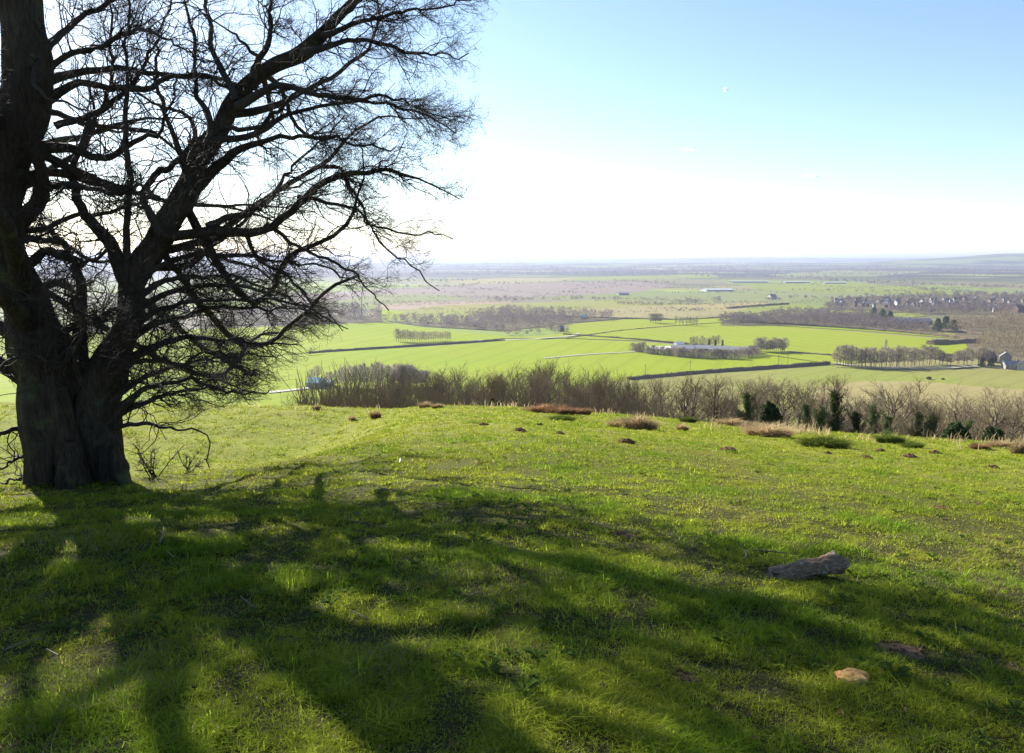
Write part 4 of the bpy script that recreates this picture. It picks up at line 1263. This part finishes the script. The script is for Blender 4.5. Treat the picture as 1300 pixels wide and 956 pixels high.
# long double row of poplars right of centre
for i in range(40):
    t = i / 39
    u = 1064 + 118 * t + random.uniform(-2, 2)
    v = np.interp(t, [0, .4, .8, 1], [465.5, 467.5, 465, 463]) - (1.6 if i % 2 else 0)
    valley_tree(u, v, random.uniform(23, 30) - 3 * t, 'poplar', 'tall leafless poplar in the long row on the right of the valley', 'row of poplars in the valley', 1.15)
valley_tree(1123, 464, 36, 'poplar', 'thin dark poplar sticking out above the long row', None, .35)
for i in range(14):
    u = 1186 + i * 5.4 + random.uniform(-2, 2)
    valley_tree(u, 463 + random.uniform(-1, 1), random.uniform(15, 24), 'round', 'bare brownish tree continuing the poplar row towards the houses', 'trees between poplars and houses')
for u, lb in ((1246, 'dark evergreen tree left of the pale gabled house'), (1258, 'round dark green tree in front of the pale gabled house')):
    valley_tree(u, 466, 13, 'dark', lb)
# two clumps in the wheat
for i, u in enumerate([826, 829, 832, 835, 838]):
    valley_tree(u, 410.5, 13, 'round', 'tree of the compact bare clump standing in the wheat field', 'compact clump in the wheat')
for i, u in enumerate([858, 863, 867, 872, 876, 880, 884]):
    valley_tree(u, 413 + .12 * i, 12 - .3 * (i % 3), 'poplar', 'slim bare tree in the open row right of the compact clump', 'open row in the wheat', 1.1)
# avenue of thin trees left of centre
for i in range(24):
    t = i / 23
    valley_tree(503 + 68 * t, 434 + .8 * math.sin(t * 5), 17 - 5 * t + random.uniform(-1, 1.5), 'poplar', 'slim bare tree of the block beside the left hedge', 'block of slim trees left of centre', 1.0)
# spinney beside the barn
for i in range(34):
    t = i / 33
    u = 414 + 128 * t + random.uniform(-2, 2)
    valley_tree(u, 492 + random.uniform(-1.5, 2), np.interp(t, [0, .15, .55, .75, 1], [20, 29, 33, 33, 22]) + random.uniform(-2, 2), 'round' if t > .7 else 'poplar', 'tall bare tree of the spinney behind the teal-roofed barn', 'spinney behind the barn', .95)
for u, v, h in ((396, 484, 16), (403, 481, 18), (395, 447, 6), (1059, 459, 12)):
    valley_tree(u, v, h, 'round', {396: 'small bare tree left of the teal-roofed barn', 403: 'slender bare tree behind the teal-roofed barn', 395: 'single small tree at the left end of the hedge in the wheat', 1059: 'bare tree at the bend of the road left of the poplars'}[u])
# screen of trees round the farm
for i in range(46):
    t = i / 45
    u = 803 + 160 * t + random.uniform(-2, 2)
    v = np.interp(t, [0, .2, .5, .8, 1], [446, 451, 455, 455.5, 451]) + random.uniform(-.5, .5)
    valley_tree(u, v, random.uniform(10, 15), 'scrub', 'low bare tree of the belt in front of the farm sheds', 'belt in front of the farm sheds', 1.2)
for i in range(11):
    valley_tree(877 + i * 3.5, 441 + random.uniform(-1, 1), random.uniform(12, 17), 'poplar', 'bare tree standing behind the farm sheds', 'trees behind the farm sheds', 1.1)
for u, lb in ((900, 'leftmost dark ivy tree behind the farm sheds'), (908, 'middle dark ivy tree behind the farm sheds'), (917, 'rightmost dark ivy tree behind the farm sheds')):
    valley_tree(u, 443, 13, 'dark', lb, None, .5)
for i in range(14):
    valley_tree(962 + i * 2.6, 447 + random.uniform(-1, 1), random.uniform(14, 20), 'round', 'bare tree of the group right of the farm sheds', 'trees right of the farm sheds', .9)
for u, v, h, lb in ((1120, 407, 16, 'dark round evergreen left of the long farmhouse'), (1130, 408, 14, 'second dark evergreen, close to the long farmhouse'), (1109, 404, 15, 'slim dark conifer left of the farmhouse evergreens'),
                    (1190, 421, 18, 'broad dark yew at the left of the yew group right of the farmhouse'), (1200, 420, 20, 'tallest dark yew right of the farmhouse'), (1210, 421, 16, 'small dark yew at the right of the yew group')):
    valley_tree(u, v, h, 'dark', lb, None, 1.1)

def wood(name, bands, n_per, m, seed):
    """a far-off wood that reads as one mass: bands = list of (polygon px, count, height px lo, hi, tree shape)"""
    r = np.random.default_rng(seed)
    out = []
    for poly, cnt, h0, h1, sh in bands:
        poly = np.array(poly, float)
        pts = []
        lo, hi = poly.min(0), poly.max(0)
        while len(pts) < cnt:
            q = lo + (hi - lo) * r.random(2)
            x, y = q; ins = False; j = len(poly) - 1
            for i in range(len(poly)):
                if (poly[i, 1] > y) != (poly[j, 1] > y) and x < (poly[j, 0] - poly[i, 0]) * (y - poly[i, 1]) / (poly[j, 1] - poly[i, 1]) + poly[i, 0]: ins = not ins
                j = i
            if ins: pts.append(q)
        for q in pts:
            p = valley(q[0], q[1])
            h = r.uniform(h0, h1) / FPX * p[1]
            S = sliver_crown(r, n_per, h, h * (.42 if sh != 'poplar' else .22) * r.uniform(.8, 1.2), sh, max(.35, p[1] / FPX * .85))
            out.append(S + p)
    S = np.concatenate(out)
    kind(obj(name, mesh(name, S.reshape(-1, 3), [np.arange(S.shape[0] * 3).reshape(-1, 3)], m)), 'stuff')

M['wood_far'] = foliage('far_wood', (.20, .16, .145), .2, .3)
M['wood_tan'] = foliage('tan_wood', (.27, .21, .13), .25, .3)
wood('woodland', [([(280, 412), (400, 411), (488, 410), (484, 400), (380, 402), (280, 404)], 150, 15, 22, 'poplar'),
                  ([(486, 408), (560, 416), (640, 421), (640, 410), (560, 405), (490, 402)], 150, 6, 10, 'round'),
                  ([(540, 412), (640, 420), (725, 414), (720, 405), (600, 403)], 130, 7, 11, 'round'),
                  ([(600, 402), (640, 396), (740, 400), (790, 404), (760, 408), (690, 410), (610, 408)], 190, 9, 13, 'round'),
                  ([(640, 426), (700, 424), (722, 422), (716, 417), (650, 420)], 40, 6, 9, 'round')], 60, M['wood_far'], 1)
wood('woodland', [([(914, 414), (1000, 413), (1090, 417), (1180, 424), (1180, 416), (1060, 405), (915, 406)], 420, 9, 13, 'round'),
                  ([(975, 399), (1060, 396), (1130, 402), (1130, 408), (1060, 406), (980, 404)], 110, 8, 12, 'round'),
                  ([(1040, 392), (1130, 388), (1300, 386), (1420, 384), (1420, 376), (1200, 374), (1060, 380)], 560, 3.5, 7, 'round'),
                  ([(1150, 400), (1300, 398), (1420, 396), (1420, 388), (1200, 390), (1130, 394)], 440, 7, 11, 'round')], 55, M['wood_far'], 2)
wood('woodland', [([(1205, 424), (1240, 424), (1300, 420), (1420, 420), (1420, 402), (1300, 404), (1210, 410)], 220, 11, 16, 'round'),
                  ([(1240, 446), (1262, 454), (1300, 450), (1420, 452), (1420, 424), (1300, 424), (1246, 428)], 170, 15, 24, 'round'),
                  ([(1268, 452), (1330, 470), (1420, 474), (1420, 452), (1300, 448)], 40, 14, 22, 'round')], 70, M['wood_tan'], 3)

# bare far trees in rows and clumps out to the horizon
def far_country():
    r = np.random.default_rng(19)
    out = []
    def put(u, v, hpx, n, sh='round'):
        p = valley(u, v); h = hpx / FPX * p[1]
        out.append(sliver_crown(r, n, h, h * .6, sh, p[1] / FPX * 1.5) + p)
    # hedgerow trees
    for (u0, v0, u1, v1, c, hh) in [(640, 382, 790, 380, 40, 5), (780, 386, 860, 388, 36, 4), (700, 371, 800, 374, 12, 3), (830, 392, 900, 395, 14, 3), (860, 395, 980, 390, 24, 2.4),
                                    (455, 366, 600, 363, 26, 3), (600, 361, 700, 359, 16, 2.5), (780, 358, 860, 360, 22, 3), (850, 372, 1000, 372, 20, 2), (1000, 368, 1180, 372, 30, 2.5),
                                    (880, 351, 1070, 354, 60, 3), (700, 347, 900, 346, 60, 3), (620, 383, 655, 383, 12, 8), (860, 386, 890, 385, 14, 7), (900, 384, 915, 383, 6, 7),
                                    (970, 381, 992, 382, 12, 5), (1000, 378, 1100, 381, 40, 4), (1100, 360, 1300, 366, 70, 4), (1040, 357, 1160, 358, 50, 3), (1160, 368, 1300, 378, 60, 5), (480, 358, 620, 356, 40, 2.5)]:
        for k in range(c):
            t = r.random(); put(u0 + (u1 - u0) * t, v0 + (v1 - v0) * t + r.normal(0, .4), hh * r.uniform(.6, 1.2), 26)
    for k in range(70):
        v0 = 342 + 58 * r.random() ** 1.3; u0 = r.uniform(380, 1330); L = r.uniform(40, 190); sl = r.normal(0, .035)
        if 400 < v0 and u0 > 700: continue
        hh = 1.6 + (v0 - 342) * .035
        for j in range(int(L / 3.2)):
            if r.random() < .75: put(u0 + j * 3.2 + r.normal(0, .6), max(338., v0 + sl * j * 3.2 + r.normal(0, .25)), hh * r.uniform(.5, 1.4), 16)
    # blue woods towards the horizon
    for k in range(7500):
        v = 331.0 + 19 * r.random() ** 1.5
        u = r.uniform(-150, 1450)
        c = fbm(u * .012 + 3, v * .35, 41, 3)
        if c > .40 or v < 337: put(u, v, r.uniform(2.2, 4.2), 14)
    S = np.concatenate(out)
    kind(obj('woodland', mesh('woodland', S.reshape(-1, 3), [np.arange(len(S) * 3).reshape(-1, 3)], M['wood_far'])), 'stuff')
far_country()

def hedge(pts, hm, wm, label, seed):
    r = np.random.default_rng(seed)
    p = valley([q[0] for q in pts], [q[1] for q in pts])
    L = np.linalg.norm(np.diff(p, axis=0), axis=1).sum()
    n = max(12, int(L / 3))
    s = spline(p, n)
    root = thing('hedge', label, 'hedge', (*s[n // 2][:2], VALLEY))
    o0 = np.array([s[n // 2][0], s[n // 2][1], VALLEY])
    T = norm(np.gradient(s, axis=0)); W = np.stack([-T[:, 1], T[:, 0], 0 * T[:, 0]], -1)
    hm *= .75
    hh = hm * (.75 + .5 * fbm(np.arange(n) * .35 + seed, np.zeros(n), seed, 3)); ww = wm / 2 * (.8 + .4 * vnoise(np.arange(n) * .5, np.zeros(n), seed + 5))
    rows = []
    for sx, sz in ((-1, 0), (-.95, .6), (-.5, .95), (.5, .95), (.95, .6), (1, 0)):
        rows.append(s + W * (sx * ww + r.normal(0, .12, n))[:, None] + np.array([0, 0, 1]) * (sz * hh + (r.normal(0, .15, n) if sz else -.1))[:, None])
    V = np.stack(rows, 1) - o0; V[..., 2] -= 0
    i = np.arange(n * 6).reshape(n, 6)
    Fq = np.stack([i[:-1, :-1], i[:-1, 1:], i[1:, 1:], i[1:, :-1]], -1).reshape(-1, 4)
    obj('branches', mesh('branches', V.reshape(-1, 3), [Fq], M['hedge'], False), root)
    k = int(L * 4); t = r.integers(0, n, k)
    b = s[t] + W[t] * (r.uniform(-1, 1, k) * ww[t])[:, None] + T[t] * r.uniform(-2, 2, (k, 1)) + np.array([0, 0, 1]) * (hh[t] * r.uniform(.3, .95, k))[:, None] - o0
    d = norm(r.normal(0, .5, (k, 3)) + np.array([0, 0, 1])) * (hm * r.uniform(.2, .5, (k, 1)))
    sd = norm(np.cross(d, r.normal(0, 1, (k, 3)))) * .25
    obj('twigs', mesh('twigs', np.stack([b - sd, b + sd, b + d], 1).reshape(-1, 3), [np.arange(k * 3).reshape(-1, 3)], M['hedge']), root)
hedge([(393, 449), (430, 446), (500, 441.5), (592, 435.5), (640, 432)], 2.6, 3, 'long thin hedge crossing the bright wheat left of centre', 1)
hedge([(715, 425), (780, 429.5), (835, 434), (900, 440), (942, 444.5)], 2.2, 2.6, 'thin dark hedge running from the lane junction to the farm sheds', 2)
hedge([(720, 430), (760, 424), (800, 419), (880, 412.5), (950, 408)], 1.4, 2, 'faint hedge between the two upper wheat fields', 3)
hedge([(798, 483), (850, 478), (900, 473.5), (960, 469.5), (1010, 466), (1052, 463)], 3.4, 4, 'thick dark hedge between the bright wheat and the olive pasture', 4)
hedge([(940, 409.5), (1000, 412.5), (1100, 419), (1180, 426), (1246, 433)], 4.5, 5, 'upper dark hedge of the narrow wheat strip on the right', 5)
hedge([(1180, 438), (1215, 436), (1248, 435.5)], 6, 8, 'brown hedge at the right end of the narrow wheat strip', 6)
hedge([(1000, 448), (1030, 450), (1056, 452)], 2, 2.4, 'short dark hedge from the farm trees to the road bend', 7)
hedge([(1110, 412.5), (1180, 419), (1248, 425.5)], 4, 5, 'dark hedge under the farmhouse wood', 8)
hedge([(1062, 467.5), (1110, 470), (1180, 471.5)], 1.2, 1.6, 'low hedge along the road at the feet of the poplars', 9)
hedge([(700, 402), (800, 405), (870, 406), (950, 401)], 2.6, 4, 'dark hedge along the top of the upper wheat field', 10)
hedge([(925, 392), (960, 389), (1000, 386.5)], 4, 6, 'hedge between tan stubble and green meadow far back', 11)

# ------------------------------------------------------------------ buildings
def gable(name, label, u, v, wpx, dm, eave, ridge, rz, wall, roof, group=None, chimney=False, windows=0):
    p = valley(u, v); p[2] = VALLEY + .15
    w = wpx / FPX * p[1]
    root = thing(name, label, 'barn' if 'barn' in name or 'shed' in name else ('house' if 'house' in name else 'building'), p, rz, group)
    x, y = w / 2, dm / 2
    g = Geo()
    g.add([(-x, -y, 0), (x, -y, 0), (x, y, 0), (-x, y, 0), (-x, -y, eave), (x, -y, eave), (x, y, eave), (-x, y, eave), (-x, 0, ridge - .05), (x, 0, ridge - .05)],
          [np.array([(0, 1, 5, 4), (2, 3, 7, 6)]), np.array([(1, 2, 6, 9, 5), (3, 0, 4, 8, 7)])])
    obj('wall', g.mesh('wall', wall), root)
    o = .04 * w; t = .25; e = .3
    sl = (ridge - eave) / y
    g = Geo()
    for s in (-1, 1):
        V = [(-x - o, s * (y + e), eave - e * sl), (x + o, s * (y + e), eave - e * sl), (x + o, 0, ridge), (-x - o, 0, ridge)]
        V2 = [(a, b, c + t) for a, b, c in V]
        g.add(V + V2, np.array([(0, 1, 2, 3), (7, 6, 5, 4), (0, 4, 5, 1), (1, 5, 6, 2), (3, 7, 4, 0)]))
    rf = obj('roof', g.mesh('roof', roof), root)
    if chimney:
        g = Geo(); g.box(x * .55, x * .55 + 1.0, -.5, .5, ridge - .8, ridge + 1.5)
        obj('chimney', g.mesh('chimney', M['brick']), rf)
    for k in range(windows):
        xx = -x + (k + .5) * w / windows
        g = Geo(); g.box(xx - .5, xx + .5, -y - .06, -y + .05, eave * .45, eave * .45 + 1.1)
        obj('window', g.mesh('window', M['glass']), root)
M['brick'] = simple('brick', [(.3, (.15, .10, .08)), (.7, (.22, .15, .115))], 3)
M['glass'] = simple('window_glass', [(.4, (.03, .035, .04)), (.6, (.05, .06, .07))], 1, .15, 0, .5)
M['white'] = simple('white_render', [(.3, (.32, .305, .28)), (.7, (.42, .40, .37))], .8)
M['slate'] = simple('slate_roof', [(.3, (.16, .155, .17)), (.7, (.24, .23, .25))], .8)
M['tile'] = simple('tiled_roof', [(.3, (.13, .09, .075)), (.7, (.20, .135, .105))], .8)
M['sheet'] = simple('grey_sheet_roof', [(.3, (.16, .16, .18)), (.7, (.26, .26, .28))], .4, .7)
M['teal'] = simple('teal_sheet_roof', [(.35, (.10, .30, .34)), (.6, (.20, .42, .42))], .5, .5, 0, .4)
M['pale'] = simple('pale_roof', [(.3, (.32, .33, .35)), (.7, (.44, .45, .47))], .2, .5)
M['dark_wall'] = simple('dark_boarding', [(.3, (.06, .055, .05)), (.7, (.12, .11, .10))], .7)
M['pale_wall'] = simple('pale_block_wall', [(.3, (.21, .20, .19)), (.7, (.30, .29, .275))], .7)
gable('barn', 'barn with a bright teal sheet roof at the foot of the scarp', 402, 492, 19, 9, 3.4, 6.2, R(-12), M['pale_wall'], M['teal'])
gable('lean_to_shed', 'paler teal-roofed lean-to at the right of the teal barn', 417, 491, 10, 7, 2.8, 4.4, R(-12), M['dark_wall'], M['teal'])
for k, (u, v, w, lb) in enumerate([(866, 446, 26, 'leftmost long grey-roofed farm shed inside the tree belt'), (889, 446, 26, 'second grey-roofed farm shed from the left'), (912, 447, 26, 'third grey-roofed farm shed from the left'), (935, 448, 28, 'rightmost long grey-roofed farm shed inside the tree belt')]):
    gable('farm_shed', lb, u, v, w, 18, 3.0, 5.2, R(-6), M['dark_wall'], M['sheet'])
gable('farm_shed', 'small white-roofed shed at the left end of the farm', 862, 441, 10, 10, 3, 5, R(5), M['pale_wall'], M['pale'])
gable('farm_shed', 'dark little shed at the right end of the farm', 955, 448, 9, 8, 4, 6, R(4), M['dark_wall'], M['slate'])
gable('house', 'tall pale gabled house with a grey roof among trees at the right edge', 1276, 461, 12, 8, 5, 8.5, R(60), M['pale_wall'], M['slate'], None, True, 3)
gable('house', 'long low house with a pale roof right in front of the pale gabled house', 1284, 468, 20, 8, 3, 5.6, R(-8), M['pale_wall'], M['sheet'], None, True, 4)
gable('house', 'dark-roofed house cut by the right edge below the pale gabled house', 1301, 470, 16, 9, 4.5, 8, R(50), M['white'], M['slate'], None, True, 3)
gable('brick_house', 'orange brick house half hidden by trees left of the pale gabled house', 1255, 459, 13, 8, 4, 7, R(5), M['brick'], M['tile'], None, True, 3)
gable('farmhouse', 'long pale-roofed farmhouse in the trees right of the dark evergreens', 1146, 413, 24, 12, 5, 8.5, R(-5), M['white'], M['pale'], None, True, 5)
gable('farmhouse', 'lower pale-roofed wing right of the long farmhouse', 1170, 412, 22, 10, 4, 7, R(8), M['brick'], M['pale'], None, False, 4)
gable('house', 'red-roofed house far right above the woods', 1292, 397, 10, 12, 7, 12, R(12), M['brick'], M['tile'], None, True, 3)
gable('house', 'teal-roofed cottage in front of the wood in the middle distance', 741, 405, 7, 8, 3.5, 6, R(-15), M['white'], M['teal'])
gable('house', 'dark-roofed house among garden trees by the lane junction', 712, 421, 6, 8, 4, 6.5, R(20), M['brick'], M['slate'], None, True, 2)
gable('barn', 'grey barn alone in the fields beyond the copse', 980, 380, 8, 14, 6, 10, R(10), M['white'], M['slate'])
gable('barn', 'long lavender-grey barn on the ploughed land', 791, 374.5, 13, 16, 3.5, 6, R(3), M['pale_wall'], M['sheet'])
gable('warehouse', 'long low white-roofed warehouse far away, right of centre', 950, 358.5, 44, 40, 3.5, 5, R(2), M['sheet'], M['pale'])
gable('warehouse', 'second white-roofed warehouse far away, right of the longest one', 1010, 359, 30, 40, 3.5, 5, R(-2), M['pale_wall'], M['pale'])
gable('warehouse', 'third far white-roofed warehouse, rightmost of the row', 1058, 360, 26, 40, 3.5, 5, R(-3), M['pale_wall'], M['pale'])
gable('glasshouse', 'pale shining polytunnel on the ploughed land right of centre', 910, 369.5, 34, 60, 4, 6, R(1), M['pale'], M['pale'])
rv = np.random.default_rng(8)
for k in range(96):
    if k < 60: u, v = rv.uniform(1058, 1215), rv.uniform(383, 393)
    else: u, v = rv.uniform(1205, 1310), rv.uniform(381, 397)
    gable('village_house', 'small pale house with a pitched roof among the village trees', u, v, rv.uniform(2.2, 3.8), 8, rv.uniform(5, 6), rv.uniform(8, 10), rv.uniform(-.9, .9), [M['pale_wall'], M['brick'], M['brick'], M['white']][k % 4], [M['slate'], M['tile'], M['tile'], M['sheet']][(k // 2) % 4], 'houses of the village')

def pole(u, v):
    p = valley(u, v); p[2] = VALLEY
    root = thing('utility_pole', 'thin wooden utility pole beside the thick dark hedge', 'pole', p, .3, 'utility poles along the hedge')
    g = Geo(); g.add(*tubes(np.array([[[0, 0, -.3], [0, 0, 8.5]]]), np.array([[.16, .12]]), 8)); obj('shaft', g.mesh('shaft', M['bark_far'], True), root)
    g = Geo(); g.box(-1, 1, -.07, .07, 7.7, 7.85); obj('crossarm', g.mesh('crossarm', M['bark_far']), root)
for u, v in ((819, 478), (876, 473), (988, 465), (1000, 464)): pole(u, v)

# two dark clumps of scrub alone in the right-hand field
def lone_scrub(u, v, wpx, label, seed):
    p = valley(u, v); p[2] = VALLEY + .5
    w = wpx / FPX * p[1] / 2; r = np.random.default_rng(seed); n = 500
    root = thing('scrub_bush', label, 'bush', p)
    d = norm(r.normal(0, 1, (n, 3))); q = r.random((n, 1)) ** .5
    obj('foliage', leaves('foliage', d * q * np.array([w, w * .6, w * .55]) + np.array([0, 0, w * .45]), r, .35, M['hedge']), root)
    T, t = rgrow(r, np.zeros((5, 3)), r.normal(0, .7, (5, 3)) + [0, 0, 1], np.full(5, w), np.full(5, .12), 5, .2, .1)
    obj('stem', mesh('stem', *(lambda a: (a[0], [a[1]]))(tubes(T, t, 4)), M['bark_far'], True), root)
lone_scrub(1179, 482.5, 7, 'left of two dark scrub clumps alone in the right-hand field', 1)
lone_scrub(1197, 483, 4, 'right, smaller of two dark scrub clumps in the right-hand field', 2)

# ------------------------------------------------------------------ hills on the horizon
def hills(prof, y0, name):
    us = np.linspace(-500, 1800, 240)
    hz = np.interp(us, [p[0] for p in prof], [p[1] for p in prof])
    hz = hz - .5 * (fbm(us * .02, us * 0, 6, 4) - .5)
    ridge = at_y(us, hz, np.full(us.shape, y0))
    rows = []
    for k, (f, dz) in enumerate(((-.28, 0), (-.2, .12), (-.1, .6), (-.04, .9), (0, 1), (.1, .9), (.3, 0))):
        q = ridge.copy(); q[:, 1] += f * y0
        q[:, 0] *= (1 + f); q[:, 2] = VALLEY - .5 + (ridge[:, 2] - VALLEY) * dz
        rows.append(q)
    V = np.stack(rows, 0); nr, nc = V.shape[:2]
    i = np.arange(nr * nc).reshape(nr, nc)
    Fq = np.stack([i[:-1, :-1], i[:-1, 1:], i[1:, 1:], i[1:, :-1]], -1).reshape(-1, 4)
    m, t, out = nodes('wooded_hills')
    v = coord(t, (1 / 900., 1 / 900., 0), world_space=True)
    c = ramp(t, noise(t, 1.4, 5, .6, v), [(.42, (.07, .075, .045)), (.5, (.12, .12, .06)), (.58, (.19, .22, .07))])
    principled(t, out, c, .95, None, 0)
    kind(obj(name, mesh(name, V.reshape(-1, 3), [Fq], m, True)), 'structure')
hills([(-500, 329), (400, 329), (700, 328.6), (860, 327.4), (960, 326.6), (1080, 327.6), (1200, 327), (1800, 326)], 16000, 'hills')
hills([(-500, 334), (1080, 334), (1130, 331), (1180, 328), (1230, 325), (1270, 322.2), (1310, 321), (1400, 320), (1800, 322)], 9000, 'hills')

# ------------------------------------------------------------------ small clouds
def cloud(u, v, wpx, hpx, label, seed):
    d = ray(u, v); p = d * (9000 / d[1])
    s = 9000 / FPX
    g = Geo(); r = np.random.default_rng(seed)
    for k in range(9):
        x = r.normal(0, .25) * wpx * s
        q = wpx * s * r.uniform(.10, .22)
        blob(g, (x, r.normal(0, .2) * wpx * s, r.normal(0, .12) * hpx * s), (q, q, hpx * s * r.uniform(.25, .5)), seed + k, 16, .35, False)
    m = M['cloud']
    tag(obj('cloud', g.mesh('cloud', m, True), None, p), label, 'cloud', 'small clouds')
def vapour():
    m, t, out = nodes('cloud_vapour')
    v = t.nodes.new('ShaderNodeVolumePrincipled')
    v.inputs['Color'].default_value = (.98, .98, 1, 1); v.inputs['Density'].default_value = .010; v.inputs['Anisotropy'].default_value = .6
    t.links.new(v.outputs[0], out.inputs['Volume'])
    return m
M['cloud'] = vapour()
cloud(1034, 223, 24, 6, 'small white cloud, largest of the few in the sky over the right', 1)
cloud(920, 113, 12, 7, 'tiny faint cloud highest in the sky, right of centre', 2)
cloud(1209, 263, 9, 5, 'tiny round white cloud low in the sky near the right edge', 3)
cloud(872, 190, 14, 4, 'thin faint cloud in the middle of the sky right of the twigs', 4)

# ------------------------------------------------------------------ haze
def haze():
    g = Geo(); g.box(-45000, 45000, -2000, 62000, -83, 85)
    m, t, out = nodes('haze')
    v = t.nodes.new('ShaderNodeVolumePrincipled')
    v.inputs['Color'].default_value = (.50, .56, .76, 1)
    v.inputs['Density'].default_value = HAZE_DENSITY
    v.inputs['Anisotropy'].default_value = .35
    t.links.new(v.outputs[0], out.inputs['Volume'])
    kind(obj('haze', g.mesh('haze', m)), 'stuff')
haze()
